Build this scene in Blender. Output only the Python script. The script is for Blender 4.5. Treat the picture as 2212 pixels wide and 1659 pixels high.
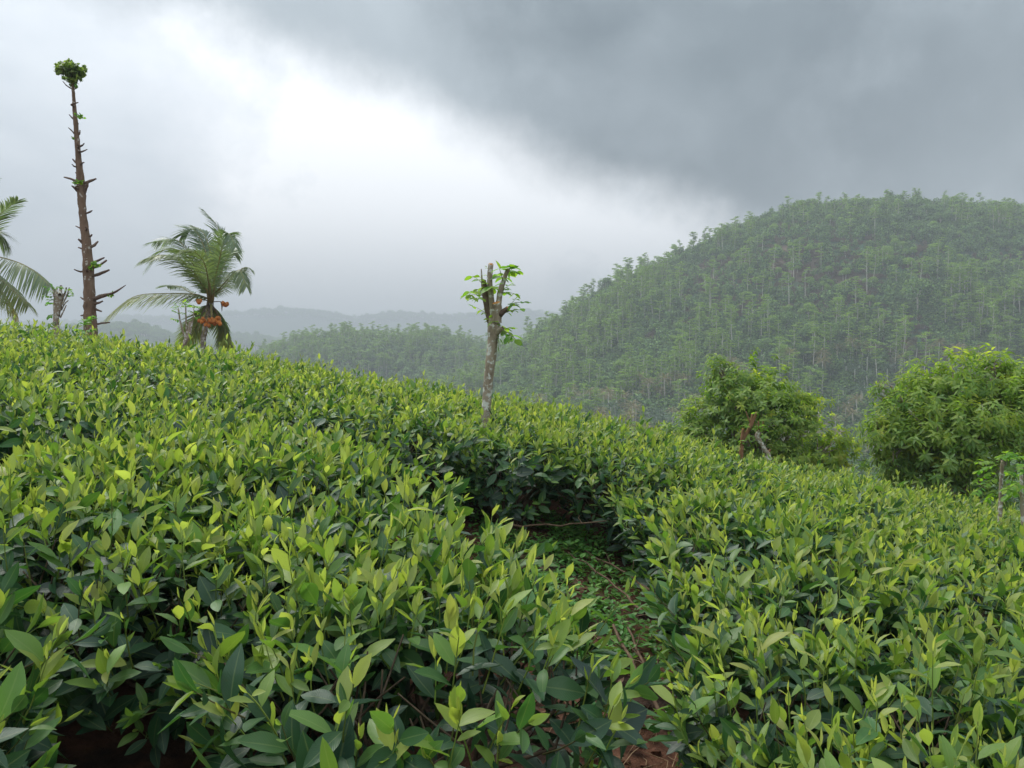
import bpy, math, random
import numpy as np
from mathutils import Matrix, Vector

# ------------------------------------------------------------------ scene, camera, light
for o in list(bpy.data.objects):
    bpy.data.objects.remove(o)
SC = bpy.context.scene
COL = SC.collection
rng = np.random.default_rng(11)
random.seed(11)

CAMZ, PITCH, FPX = 1.5, math.radians(2.3), 1661.0      # focal length in 2212-wide pixels
cam = bpy.data.cameras.new('camera')
cam.sensor_width = 36.0
cam.lens = 36.0 * FPX / 2212.0
cam.clip_start, cam.clip_end = 0.05, 20000
cam_o = bpy.data.objects.new('camera', cam)
COL.objects.link(cam_o)
cam_o.location = (0, 0, CAMZ)
cam_o.rotation_euler = (math.pi / 2 - PITCH, 0, 0)
SC.camera = cam_o

_f = np.array([0, math.cos(PITCH), -math.sin(PITCH)])
_u = np.array([0, math.sin(PITCH), math.cos(PITCH)])
_r = np.array([1.0, 0, 0])


def ray(X, Y):
    d = _f + (X - 1106) / FPX * _r + (829.5 - Y) / FPX * _u
    return d


def at(X, Y, depth):
    return np.array([0, 0, CAMZ]) + depth * ray(X, Y)


SUN_EL, SUN_AZ = math.radians(52), math.radians(-40)     # azimuth from +Y towards +X
SC.view_settings.view_transform = 'Standard'
SC.view_settings.look = 'None'
SC.view_settings.exposure = 0.95
SC.view_settings.gamma = 1.0
SC.view_settings.use_curve_mapping = False
SC.cycles.max_bounces = 8
SC.cycles.diffuse_bounces = 3
SC.cycles.glossy_bounces = 2
SC.cycles.transmission_bounces = 4
SC.cycles.volume_bounces = 0
SC.cycles.transparent_max_bounces = 4
SC.cycles.sample_clamp_indirect = 6.0

sun = bpy.data.lights.new('sun', 'SUN')
sun.energy = 1.5
sun.angle = math.radians(35)
sun.color = (1.0, 0.97, 0.9)
sun_o = bpy.data.objects.new('sun', sun)
COL.objects.link(sun_o)
sd = Vector((math.sin(SUN_AZ) * math.cos(SUN_EL), math.cos(SUN_AZ) * math.cos(SUN_EL), math.sin(SUN_EL)))
sun_o.rotation_euler = (-sd).to_track_quat('-Z', 'Y').to_euler()
sun_o.location = (0, 0, 30)


class NT:
    """small node-tree helper"""
    def __init__(s, tree):
        s.t = tree
        s.n = tree.nodes
        s.l = tree.links

    def node(s, typ, **kw):
        n = s.n.new(typ)
        for k, v in kw.items():
            setattr(n, k, v)
        return n

    def put(s, sock, v):
        if isinstance(v, bpy.types.NodeSocket):
            s.l.new(v, sock)
        elif isinstance(v, (tuple, list)) and len(v) == 3 and getattr(sock, 'type', '') == 'RGBA':
            sock.default_value = (*v, 1)
        else:
            sock.default_value = v

    def math(s, op, a, b=0.0, c=None, clamp=False):
        n = s.node('ShaderNodeMath', operation=op, use_clamp=clamp)
        s.put(n.inputs[0], a)
        s.put(n.inputs[1], b)
        if c is not None:
            s.put(n.inputs[2], c)
        return n.outputs[0]

    def vmath(s, op, a, b=None, scale=None):
        n = s.node('ShaderNodeVectorMath', operation=op)
        s.put(n.inputs[0], a)
        if b is not None:
            s.put(n.inputs[1], b)
        if scale is not None:
            s.put(n.inputs['Scale'], scale)
        return n.outputs['Value'] if op in ('DOT_PRODUCT', 'LENGTH') else n.outputs[0]

    def smooth(s, x, a, b, lo=0.0, hi=1.0):
        n = s.node('ShaderNodeMapRange', interpolation_type='SMOOTHSTEP')
        for k, v in zip(range(5), (x, a, b, lo, hi)):
            s.put(n.inputs[k], v)
        return n.outputs[0]

    def mix(s, f, a, b, blend='MIX'):
        n = s.node('ShaderNodeMix', data_type='RGBA', blend_type=blend)
        s.put(n.inputs[0], f)
        s.put(n.inputs[6], a)
        s.put(n.inputs[7], b)
        return n.outputs[2]

    def noise(s, vec, scale, detail=4.0, rough=0.55, dist=0.0):
        n = s.node('ShaderNodeTexNoise')
        if vec is not None:
            s.l.new(vec, n.inputs['Vector'])
        n.inputs['Scale'].default_value = scale
        n.inputs['Detail'].default_value = detail
        n.inputs['Roughness'].default_value = rough
        n.inputs['Distortion'].default_value = dist
        return n

    def ramp(s, f, stops):
        n = s.node('ShaderNodeValToRGB')
        e = n.color_ramp.elements
        while len(e) < len(stops):
            e.new(0.5)
        for el, (p, c) in zip(e, stops):
            el.position = p
            el.color = (*c, 1)
        s.put(n.inputs[0], f)
        return n.outputs[0]


# ------------------------------------------------------------------ sky (overcast, one heavy rain cloud to the right)
W = bpy.data.worlds.new('World')
SC.world = W
W.use_nodes = True
T = NT(W.node_tree)
T.n.clear()
out = T.node('ShaderNodeOutputWorld')
bg = T.node('ShaderNodeBackground')
bg.inputs[1].default_value = 0.1
T.l.new(bg.outputs[0], out.inputs[0])
tc = T.node('ShaderNodeTexCoord')
D = tc.outputs['Generated']
sep = T.node('ShaderNodeSeparateXYZ')
T.l.new(D, sep.inputs[0])
Z = T.math('MAXIMUM', sep.outputs[2], 0.0)
zz = T.math('ADD', Z, 0.16)
cmb = T.node('ShaderNodeCombineXYZ')
T.put(cmb.inputs[0], T.math('DIVIDE', sep.outputs[0], zz))
T.put(cmb.inputs[1], T.math('DIVIDE', sep.outputs[1], zz))
P = cmb.outputs[0]
wob = T.noise(D, 3.2, 8, 0.66)
wv = T.vmath('SUBTRACT', wob.outputs['Color'], (0.5, 0.5, 0.5))
D2 = T.vmath('ADD', D, T.vmath('SCALE', wv, scale=0.15))
DS = T.vmath('MULTIPLY', D, (1.0, 1.0, 2.4))
n1 = T.noise(DS, 3.0, 7, 0.58, 0.5).outputs[0]
n2 = T.noise(T.vmath('ADD', D2, (3.7, 1.9, 0.4)), 3.4, 6, 0.5, 0.3).outputs[0]


def unit(X, Y):
    d = ray(X, Y)
    return d / np.linalg.norm(d)


def blob(X, Y, k, src=D2):
    d = unit(X, Y)
    dp = T.vmath('DOT_PRODUCT', src, tuple(float(t) for t in d))
    return T.math('EXPONENT', T.math('MULTIPLY', T.math('SUBTRACT', dp, 1.0), k))


edge = np.cross(unit(390, 60), unit(1425, 472))
edge /= np.linalg.norm(edge)
if np.dot(edge, unit(1800, 200)) < 0:
    edge = -edge
ed = T.vmath('DOT_PRODUCT', D2, tuple(float(t) for t in edge))
pale = T.ramp(n1, [(0.34, (0.28, 0.32, 0.355)), (0.5, (0.38, 0.415, 0.445)), (0.64, (0.46, 0.49, 0.515))])
low = T.mix(T.math('MULTIPLY', blob(560, 560, 16.0), 0.8), pale, (0.265, 0.30, 0.345))
glow = T.math('ADD', T.math('MULTIPLY', blob(740, 310, 26), 0.9), T.math('MULTIPLY', blob(1060, 370, 40), 1.0))
glow = T.math('ADD', glow, T.math('MULTIPLY', blob(1270, 470, 110), 0.5))
glow = T.math('MULTIPLY', glow, T.smooth(n2, 0.30, 0.60, 0.72, 1.0), clamp=True)
lit = T.mix(glow, low, (0.60, 0.612, 0.632))
darkc = T.ramp(n2, [(0.36, (0.045, 0.060, 0.070)), (0.5, (0.078, 0.098, 0.110)), (0.64, (0.175, 0.203, 0.222))])
darkc = T.mix(T.math('MULTIPLY', blob(1850, 230, 40), 0.55), darkc, (0.25, 0.285, 0.31))
dm = T.smooth(ed, -0.035, 0.06)
heavy = T.smooth(T.vmath('DOT_PRODUCT', D2, tuple(float(t) for t in unit(1650, 200))), 0.90, 0.985)
front = T.smooth(T.vmath('DOT_PRODUCT', D, tuple(float(t) for t in unit(1900, 0))), -0.2, 0.45)
dm = T.math('MULTIPLY', dm, front)
darkc = T.mix(heavy, T.mix(0.6, darkc, (0.30, 0.335, 0.36)), darkc)
kern = T.math('MULTIPLY', blob(1420, 300, 26), 0.55)
darkc = T.mix(kern, darkc, (0.055, 0.070, 0.080))
cl = T.mix(dm, lit, darkc)
hz = T.smooth(Z, 0.0, 0.2, 0.55, 0.0)
cl = T.mix(hz, cl, (0.29, 0.312, 0.35))
cie = T.math('MULTIPLY_ADD', Z, 1.7, 0.70)
cl = T.vmath('SCALE', cl, scale=T.math('MULTIPLY', cie, 10.0))
sky = T.node('ShaderNodeTexSky', sky_type='NISHITA')
sky.sun_disc = False
sky.sun_elevation = SUN_EL
sky.sun_rotation = SUN_AZ
T.put(bg.inputs[0], T.mix(0.04, cl, sky.outputs[0]))
SKYMIX = T


# ------------------------------------------------------------------ mesh helpers
def nrm(v):
    v = np.asarray(v, float)
    return v / (np.linalg.norm(v, axis=-1, keepdims=True) + 1e-12)


class MB:
    """collects triangles; build() links ONE mesh object"""
    def __init__(s):
        s.v, s.f, s.n, s.a, s.r, s.uv, s.m = [], [], 0, [], [], [], []

    def add(s, v, f, age=0.0, rnd=0.5, uv=None, mi=0):
        v = np.asarray(v, float).reshape(-1, 3)
        f = np.asarray(f, int)
        if f.shape[1] == 4:
            f = np.concatenate([f[:, [0, 1, 2]], f[:, [0, 2, 3]]])
        s.v.append(v)
        s.f.append(f + s.n)
        s.n += len(v)
        s.a.append(np.broadcast_to(np.asarray(age, float), (len(v),)))
        s.r.append(np.broadcast_to(np.asarray(rnd, float), (len(v),)))
        s.uv.append(np.zeros((len(v), 3)) if uv is None else uv)
        s.m.append(np.full(len(f), mi))

    def tube(s, pts, rad, sides=6, age=0.0, cap=True, mi=0, bump=0.0):
        pts = np.asarray(pts, float)
        n = len(pts)
        rad = np.broadcast_to(np.asarray(rad, float), (n,))
        tan = nrm(np.gradient(pts, axis=0))
        ref = np.array([0.31, 0.77, 0.55]) if abs(tan[0] @ nrm([0.31, 0.77, 0.55])) < 0.9 else np.array([1.0, 0, 0])
        vs = []
        for i in range(n):
            a = nrm(np.cross(tan[i], ref))
            b = np.cross(tan[i], a)
            th = np.arange(sides) / sides * 2 * math.pi
            rr = rad[i] * (1 + bump * rng.normal(size=sides))
            vs.append(pts[i] + (np.cos(th) * rr)[:, None] * a + (np.sin(th) * rr)[:, None] * b)
        vs.append(pts[-1:] + tan[-1] * rad[-1] * 0.15)
        fs = []
        for i in range(n - 1):
            for j in range(sides):
                k = (j + 1) % sides
                fs.append((i * sides + j, (i + 1) * sides + j, (i + 1) * sides + k))
                fs.append((i * sides + j, (i + 1) * sides + k, i * sides + k))
        if cap:
            for j in range(sides):
                fs.append(((n - 1) * sides + j, n * sides, (n - 1) * sides + (j + 1) % sides))
        s.add(np.concatenate(vs), fs, age, rng.random(), None, mi)

    def mesh(s, name, mats, smooth=True):
        me = bpy.data.meshes.new(name)
        if not s.v:
            return me
        v = np.concatenate(s.v)
        f = np.concatenate(s.f)
        me.vertices.add(len(v))
        me.vertices.foreach_set('co', v.astype(np.float32).ravel())
        me.loops.add(len(f) * 3)
        me.loops.foreach_set('vertex_index', f.astype(np.int32).ravel())
        me.polygons.add(len(f))
        me.polygons.foreach_set('loop_start', np.arange(0, len(f) * 3, 3, dtype=np.int32))
        me.polygons.foreach_set('material_index', np.concatenate(s.m).astype(np.int32))
        me.polygons.foreach_set('use_smooth', np.full(len(f), smooth))
        for nm, arr in (('age', s.a), ('rnd', s.r)):
            at_ = me.attributes.new(nm, 'FLOAT', 'POINT')
            at_.data.foreach_set('value', np.concatenate(arr).astype(np.float32))
        at_ = me.attributes.new('leafuv', 'FLOAT_VECTOR', 'POINT')
        at_.data.foreach_set('vector', np.concatenate(s.uv).astype(np.float32).ravel())
        for m in (mats if isinstance(mats, (list, tuple)) else [mats]):
            me.materials.append(m)
        me.update(calc_edges=True)
        return me

    def build(s, name, mats, parent=None, smooth=True):
        return link(name, s.mesh(name, mats, smooth), parent)


def link(name, me, parent=None):
    o = bpy.data.objects.new(name, me)
    COL.objects.link(o)
    if parent is not None:
        o.parent = parent
    return o


def tag(o, label=None, cat=None, group=None, kind=None):
    for k, v in (('label', label), ('category', cat), ('group', group), ('kind', kind)):
        if v:
            o[k] = v
    return o


def thing(name, label, cat, loc=(0, 0, 0), group=None):
    o = link(name, None)
    o.empty_display_size = 0.2
    o.location = tuple(float(t) for t in loc)
    return tag(o, label, cat, group)


# ---- leaf templates: base at origin, along +Y, face up +Z, length 1
def leaf_tmpl(nint, W, fold, curl, peak=0.45, wave=0.0, twist=0.0):
    ts = np.linspace(0, 1, nint + 2)[1:-1]
    ts = ts ** 0.9
    pw = math.log(0.5) / math.log(peak)
    w = W * np.sin(math.pi * ts ** pw) ** 0.85
    v = [(0, 0, 0)]
    uv = [(0, 0, 0)]
    for i, (t, h) in enumerate(zip(ts, w)):
        zc = curl * (t - 0.1) ** 2
        tw = twist * t
        e = fold * h
        for sd_ in (-1, 0, 1):
            x = sd_ * h
            z = zc + (e if sd_ else 0) + wave * sd_ * (1 if i % 2 else -1) + tw * sd_ * h
            v.append((x, t, z))
            uv.append((sd_, t, 0))
    v.append((0, 1, curl * 0.81 + 0.02))
    uv.append((0, 1, 0))
    n = nint
    last = 1 + 3 * n
    f = [(0, 2, 1), (0, 3, 2)]
    for i in range(n - 1):
        a = 1 + 3 * i
        b = a + 3
        f += [(a, a + 1, b + 1), (a, b + 1, b), (a + 1, a + 2, b + 2), (a + 1, b + 2, b + 1)]
    a = 1 + 3 * (n - 1)
    f += [(a, a + 1, last), (a + 1, a + 2, last)]
    return np.array(v, float), np.array(f), np.array(uv, float)


TEA = [(0.205, 0.35, -0.10, 0.47), (0.235, 0.22, -0.22, 0.5), (0.18, 0.5, 0.06, 0.45), (0.215, 0.3, -0.40, 0.5)]
TEA_HI = [leaf_tmpl(6, *t[:3], peak=t[3], wave=0.006, twist=0.12 * (-1) ** i) for i, t in enumerate(TEA)]
TEA_LO = [leaf_tmpl(3, *t[:3], peak=t[3]) for t in TEA]
OVAL_HI = [leaf_tmpl(6, 0.30, 0.25, -0.12, peak=0.5), leaf_tmpl(6, 0.27, 0.3, -0.25, peak=0.52)]
OVAL_LO = [leaf_tmpl(2, 0.28, 0.25, -0.15, peak=0.5), leaf_tmpl(2, 0.24, 0.3, -0.3, peak=0.5)]
LONG_LO = [leaf_tmpl(3, 0.14, 0.35, -0.30, peak=0.45), leaf_tmpl(3, 0.16, 0.3, -0.45, peak=0.45)]


class LV:
    """a bag of leaves"""
    def __init__(s):
        s.p, s.d, s.n, s.l, s.a, s.k, s.w = [], [], [], [], [], [], []

    def add(s, p, d, n, length, age, k=0, w=1.0):
        s.p.append(p)
        s.d.append(d)
        s.n.append(n)
        s.l.append(length)
        s.a.append(age)
        s.k.append(k)
        s.w.append(w)

    def arrays(s):
        d = nrm(np.array(s.d))
        n = np.array(s.n)
        n = nrm(n - (n * d).sum(1, keepdims=True) * d)
        x = np.cross(d, n)
        L = np.array(s.l)[:, None]
        R = np.stack([x * L * np.array(s.w)[:, None], d * L, n * L], axis=2)
        return np.array(s.p), R, np.array(s.a), np.array(s.k)

    def into(s, mb, tm, sel=None, mi=0):
        if not s.p:
            return
        p, R, a, k = s.arrays()
        idx = np.arange(len(p)) if sel is None else np.asarray(sel)
        for kk in range(len(tm)):
            ii = idx[(k[idx] % len(tm)) == kk]
            if not len(ii):
                continue
            v, f, uv = tm[kk]
            V = np.einsum('kij,nj->kni', R[ii], v) + p[ii][:, None]
            F = f[None] + (np.arange(len(ii)) * len(v))[:, None, None]
            mb.add(V.reshape(-1, 3), F.reshape(-1, 3), np.repeat(a[ii], len(v)),
                   np.repeat(rng.random(len(ii)), len(v)), np.tile(uv, (len(ii), 1)), mi)

    def objects(s, parent, meshes, sel, name='leaf'):
        p, R, a, k = s.arrays()
        for i in sel:
            row = meshes[k[i] % len(meshes)]
            me = row[int(min(max(a[i], 0), 0.999) * len(row))]
            o = bpy.data.objects.new(name, me)
            COL.objects.link(o)
            o.parent = parent
            M = Matrix.Identity(4)
            for r in range(3):
                for c in range(3):
                    M[r][c] = R[i][r][c]
                M[r][3] = p[i][r]
            o.matrix_basis = M


def leaf_meshes(tm, mat, levels=8, name='leaf'):
    res = []
    for v, f, uv in tm:
        row = []
        for q in range(levels):
            mb = MB()
            mb.add(v, f, (q + 0.5) / levels, 0.5, uv)
            row.append(mb.mesh(name, mat))
        res.append(row)
    return res


# ------------------------------------------------------------------ materials
def material(name):
    m = bpy.data.materials.new(name)
    m.use_nodes = True
    t = NT(m.node_tree)
    t.n.clear()
    o = t.node('ShaderNodeOutputMaterial')
    return m, t, o


def mat_leaf(name, stops, rough=0.36, trans=0.3, spec=0.5, veins=True, objrand=0.22, spots=0.0):
    m, t, o = material(name)
    age = t.node('ShaderNodeAttribute', attribute_name='age').outputs['Fac']
    rnd = t.node('ShaderNodeAttribute', attribute_name='rnd').outputs['Fac']
    oi = t.node('ShaderNodeObjectInfo').outputs['Random']
    j = t.math('FRACT', t.math('ADD', rnd, oi))
    j2 = t.math('FRACT', t.math('MULTIPLY', j, 7.31))
    a = t.math('ADD', age, t.math('MULTIPLY', t.math('SUBTRACT', j, 0.5), objrand))
    col = t.ramp(a, stops)
    hsv = t.node('ShaderNodeHueSaturation')
    t.put(hsv.inputs['Hue'], t.math('MULTIPLY_ADD', j2, 0.03, 0.485))
    t.put(hsv.inputs['Value'], t.math('MULTIPLY_ADD', j, 0.35, 0.82))
    t.put(hsv.inputs['Color'], col)
    col = hsv.outputs[0]
    p = t.node('ShaderNodeBsdfPrincipled')
    if veins:
        uv = t.node('ShaderNodeAttribute', attribute_name='leafuv').outputs['Vector']
        sx = t.node('ShaderNodeSeparateXYZ')
        t.l.new(uv, sx.inputs[0])
        ab = t.math('ABSOLUTE', sx.outputs[0])
        rib = t.smooth(ab, 0.03, 0.11, 1.0, 0.0)
        col = t.mix(t.math('MULTIPLY', rib, 0.35), col, t.mix(0.5, col, (0.35, 0.42, 0.16)))
        ph = t.math('SUBTRACT', t.math('MULTIPLY', sx.outputs[1], 58.0), t.math('MULTIPLY', ab, 13.0))
        vn = t.math('POWER', t.math('ABSOLUTE', t.math('SINE', ph)), 0.5)
        geo = t.node('ShaderNodeTexCoord')
        nz = t.noise(geo.outputs['Object'], 3.0 if name == 'tea_leaf_far' else 9.0, 2)
        h = t.math('ADD', t.math('MULTIPLY', vn, 0.5), t.math('MULTIPLY', rib, -0.8))
        bp = t.node('ShaderNodeBump')
        bp.inputs['Strength'].default_value = 0.18
        bp.inputs['Distance'].default_value = 0.004
        t.put(bp.inputs['Height'], h)
        t.l.new(bp.outputs[0], p.inputs['Normal'])
        if spots > 0:
            sp = t.noise(uv, 5.0, 3, 0.6)
            sp.noise_dimensions = '4D'
            t.put(sp.inputs['W'], t.math('MULTIPLY', j, 40.0))
            sm = t.smooth(sp.outputs[0], 0.66, 0.72, 0.0, spots)
            col = t.mix(sm, col, (0.10, 0.085, 0.035))
            t.put(p.inputs['Roughness'], t.math('MULTIPLY_ADD', sp.outputs[0], 0.35, rough - 0.12))
        else:
            p.inputs['Roughness'].default_value = rough
    else:
        p.inputs['Roughness'].default_value = rough
    t.put(p.inputs['Base Color'], col)
    p.inputs['Specular IOR Level'].default_value = spec
    tr = t.node('ShaderNodeBsdfTranslucent')
    t.put(tr.inputs[0], t.mix(1.0, col, (1.5, 1.6, 0.7), 'MULTIPLY'))
    mx = t.node('ShaderNodeMixShader')
    t.put(mx.inputs[0], t.math('MULTIPLY_ADD', a, trans * 0.9, trans * 0.35, clamp=True))
    t.l.new(p.outputs[0], mx.inputs[1])
    t.l.new(tr.outputs[0], mx.inputs[2])
    t.l.new(mx.outputs[0], o.inputs[0])
    return m


def mat_solid(name, stops, scale=8.0, detail=6, rough=0.85, bump=0.5, dist=0.02, stretch=(1, 1, 1), patches=None, rand=0.0,
              coord='Object', spec=0.3):
    m, t, o = material(name)
    tcn = t.node('ShaderNodeTexCoord')
    mp = t.node('ShaderNodeMapping')
    mp.inputs['Scale'].default_value = stretch
    t.l.new(tcn.outputs[coord], mp.inputs[0])
    n = t.noise(mp.outputs[0], scale, detail, 0.62)
    col = t.ramp(n.outputs[0], stops)
    if patches:
        pc, psc, lo, hi = patches
        pn = t.noise(tcn.outputs[coord], psc, 5, 0.6)
        col = t.mix(t.smooth(pn.outputs[0], lo, hi), col, pc)
    if rand:
        oi = t.node('ShaderNodeObjectInfo').outputs['Random']
        hsv = t.node('ShaderNodeHueSaturation')
        t.put(hsv.inputs['Value'], t.math('MULTIPLY_ADD', oi, rand, 1 - rand / 2))
        t.put(hsv.inputs['Color'], col)
        col = hsv.outputs[0]
    p = t.node('ShaderNodeBsdfPrincipled')
    t.put(p.inputs['Base Color'], col)
    p.inputs['Roughness'].default_value = rough
    p.inputs['Specular IOR Level'].default_value = spec
    if bump:
        b = t.node('ShaderNodeBump')
        b.inputs['Strength'].default_value = bump
        b.inputs['Distance'].default_value = dist
        n3 = t.noise(mp.outputs[0], scale * 2.5, 6, 0.65)
        t.put(b.inputs['Height'], t.math('ADD', n.outputs[0], n3.outputs[0]))
        t.l.new(b.outputs[0], p.inputs['Normal'])
    t.l.new(p.outputs[0], o.inputs[0])
    return m


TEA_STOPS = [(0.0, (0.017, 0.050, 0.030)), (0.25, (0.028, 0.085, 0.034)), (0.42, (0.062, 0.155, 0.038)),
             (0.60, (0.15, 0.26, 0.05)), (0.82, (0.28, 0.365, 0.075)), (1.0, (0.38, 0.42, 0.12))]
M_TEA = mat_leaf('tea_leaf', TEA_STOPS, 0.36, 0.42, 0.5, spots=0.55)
M_TEAF = mat_leaf('tea_leaf_far', TEA_STOPS, 0.38, 0.42, 0.5, veins=False)
M_GLI = mat_leaf('fresh_sprout_leaf', [(0, (0.045, 0.15, 0.025)), (0.5, (0.10, 0.27, 0.035)), (1, (0.26, 0.40, 0.05))], 0.42, 0.5, 0.4)
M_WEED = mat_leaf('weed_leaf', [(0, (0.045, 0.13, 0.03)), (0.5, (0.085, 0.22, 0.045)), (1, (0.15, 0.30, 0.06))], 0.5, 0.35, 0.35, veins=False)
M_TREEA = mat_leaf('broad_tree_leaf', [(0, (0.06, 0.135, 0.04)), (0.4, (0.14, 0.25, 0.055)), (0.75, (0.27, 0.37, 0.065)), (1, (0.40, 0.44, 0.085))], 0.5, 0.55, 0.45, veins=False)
M_BALL = mat_leaf('crown_leaf', [(0, (0.09, 0.14, 0.055)), (0.5, (0.18, 0.26, 0.085)), (1, (0.27, 0.35, 0.10))], 0.45, 0.5, 0.4, veins=False)
M_FROND = mat_leaf('palm_leaflet', [(0, (0.11, 0.16, 0.09)), (0.45, (0.17, 0.235, 0.13)), (0.75, (0.25, 0.29, 0.12)), (1, (0.42, 0.34, 0.13))], 0.33, 0.5, 0.55, veins=False, objrand=0.1)
M_RACHIS = mat_solid('palm_rachis', [(0.3, (0.20, 0.19, 0.06)), (0.7, (0.33, 0.27, 0.10))], 6, rough=0.6, bump=0.1)
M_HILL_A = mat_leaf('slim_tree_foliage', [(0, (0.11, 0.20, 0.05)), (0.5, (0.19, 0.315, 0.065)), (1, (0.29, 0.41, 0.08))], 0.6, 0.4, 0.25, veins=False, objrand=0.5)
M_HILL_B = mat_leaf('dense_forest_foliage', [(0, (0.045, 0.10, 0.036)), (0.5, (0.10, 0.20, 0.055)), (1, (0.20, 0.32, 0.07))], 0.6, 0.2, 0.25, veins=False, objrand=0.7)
M_HILL_R = mat_leaf('dry_bush_foliage', [(0, (0.08, 0.055, 0.04)), (0.5, (0.14, 0.10, 0.065)), (1, (0.16, 0.15, 0.07))], 0.7, 0.2, 0.2, veins=False, objrand=0.5)
M_PALMF = mat_leaf('far_palm_foliage', [(0, (0.02, 0.06, 0.025)), (0.5, (0.04, 0.10, 0.04)), (1, (0.22, 0.17, 0.07))], 0.45, 0.2, 0.45, veins=False, objrand=0.25)
M_HTRUNK = mat_solid('pale_trunk', [(0.3, (0.42, 0.40, 0.34)), (0.7, (0.68, 0.65, 0.58))], 2, rough=0.9, bump=0)
M_TEAWOOD = mat_solid('tea_wood', [(0.3, (0.045, 0.030, 0.020)), (0.7, (0.14, 0.10, 0.065))], 30, rough=0.85, bump=0.3, dist=0.003)
M_TWIG = mat_leaf('tea_twig', [(0, (0.10, 0.05, 0.028)), (0.5, (0.10, 0.12, 0.03)), (1, (0.22, 0.32, 0.05))], 0.5, 0.0, 0.4, veins=False)
M_BARKG = mat_solid('lichen_bark', [(0.25, (0.12, 0.085, 0.055)), (0.5, (0.29, 0.235, 0.17)), (0.75, (0.40, 0.34, 0.26))], 16, rough=0.9, bump=0.7, dist=0.006,
                    stretch=(1, 1, 0.45), patches=((0.58, 0.58, 0.52), 20, 0.52, 0.60))
M_BARKT = mat_solid('brown_bark', [(0.25, (0.08, 0.05, 0.033)), (0.5, (0.18, 0.115, 0.075)), (0.75, (0.26, 0.18, 0.125))], 7, rough=0.9, bump=0.8, dist=0.02,
                    stretch=(1, 1, 0.35), patches=((0.48, 0.44, 0.38), 10, 0.60, 0.66))
M_BARKB = mat_solid('orange_brown_bark', [(0.25, (0.11, 0.055, 0.028)), (0.6, (0.24, 0.125, 0.065)), (0.8, (0.32, 0.19, 0.11))], 14, rough=0.9, bump=0.6, dist=0.008, stretch=(1, 1, 0.5))
M_BARKP = mat_solid('palm_bark', [(0.3, (0.13, 0.10, 0.07)), (0.6, (0.30, 0.27, 0.22))], 9, rough=0.9, bump=0.6, dist=0.02,
                    stretch=(1, 1, 2.2), patches=((0.55, 0.54, 0.50), 7, 0.52, 0.60))
M_CUT = mat_solid('cut_wood', [(0.3, (0.42, 0.17, 0.05)), (0.7, (0.62, 0.31, 0.11))], 25, rough=0.8, bump=0.5, dist=0.004)
M_STUB = mat_solid('dead_stub', [(0.3, (0.08, 0.052, 0.038)), (0.7, (0.19, 0.13, 0.095))], 20, rough=0.9, bump=0.5, dist=0.006)
M_COCO = mat_solid('king_coconut_husk', [(0.3, (0.42, 0.12, 0.018)), (0.7, (0.60, 0.21, 0.03))], 5, rough=0.5, bump=0.1, rand=0.4, spec=0.4)
M_DRY = mat_solid('dry_stick', [(0.3, (0.07, 0.042, 0.026)), (0.7, (0.17, 0.11, 0.068))], 30, rough=0.9, bump=0.3, dist=0.003)
M_STRAW = mat_solid('straw', [(0.3, (0.25, 0.15, 0.08)), (0.7, (0.42, 0.30, 0.18))], 30, rough=0.9, bump=0)
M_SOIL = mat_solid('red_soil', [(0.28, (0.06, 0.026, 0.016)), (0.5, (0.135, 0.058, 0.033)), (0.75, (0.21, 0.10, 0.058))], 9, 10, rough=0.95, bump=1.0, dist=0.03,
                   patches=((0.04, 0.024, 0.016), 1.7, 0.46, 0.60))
M_VALLEY = mat_solid('undergrowth', [(0.3, (0.02, 0.06, 0.026)), (0.55, (0.04, 0.105, 0.04)), (0.8, (0.07, 0.15, 0.045))], 0.12, 8, rough=0.95, bump=0.0,
                     patches=((0.11, 0.075, 0.05), 0.02, 0.52, 0.60))
M_RIDGE = mat_solid('distant_forest', [(0.3, (0.012, 0.035, 0.022)), (0.6, (0.03, 0.07, 0.03))], 0.03, 8, rough=0.95, bump=0)


# ------------------------------------------------------------------ terrain height
def hash_noise(x, y, seed=0):
    """smooth value noise, period-free, numpy"""
    xi, yi = np.floor(x), np.floor(y)
    fx, fy = x - xi, y - yi
    fx, fy = fx * fx * (3 - 2 * fx), fy * fy * (3 - 2 * fy)

    def h(a, b):
        return np.modf(np.abs(np.sin(a * 127.1 + b * 311.7 + seed * 17.3) * 43758.5453))[0]
    return (h(xi, yi) * (1 - fx) + h(xi + 1, yi) * fx) * (1 - fy) + (h(xi, yi + 1) * (1 - fx) + h(xi + 1, yi + 1) * fx) * fy - 0.5


BUSH_H = 0.70


def canopy(x, y):
    xc = 14 * np.tanh(x / 14)
    yl = np.clip(y, -6, 20)
    z = 0.623 - 0.1373 * xc + 0.0567 * yl - 0.0089 * xc * xc * (1 - 0.4 * np.abs(xc) / 14) - 0.0070 * xc * np.clip(yl, 0, 9) - 0.0235 * np.maximum(0, yl - 5.65) ** 2
    return z - 0.58 * np.maximum(0, y - 20)


def skyl(pts, tree, yc):
    X = np.array([p[0] for p in pts], float)
    Y = np.array([p[1] for p in pts], float)
    u = (X - 1106) / FPX
    z = CAMZ + yc * (762 - Y) / FPX - tree
    return u, z


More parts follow.
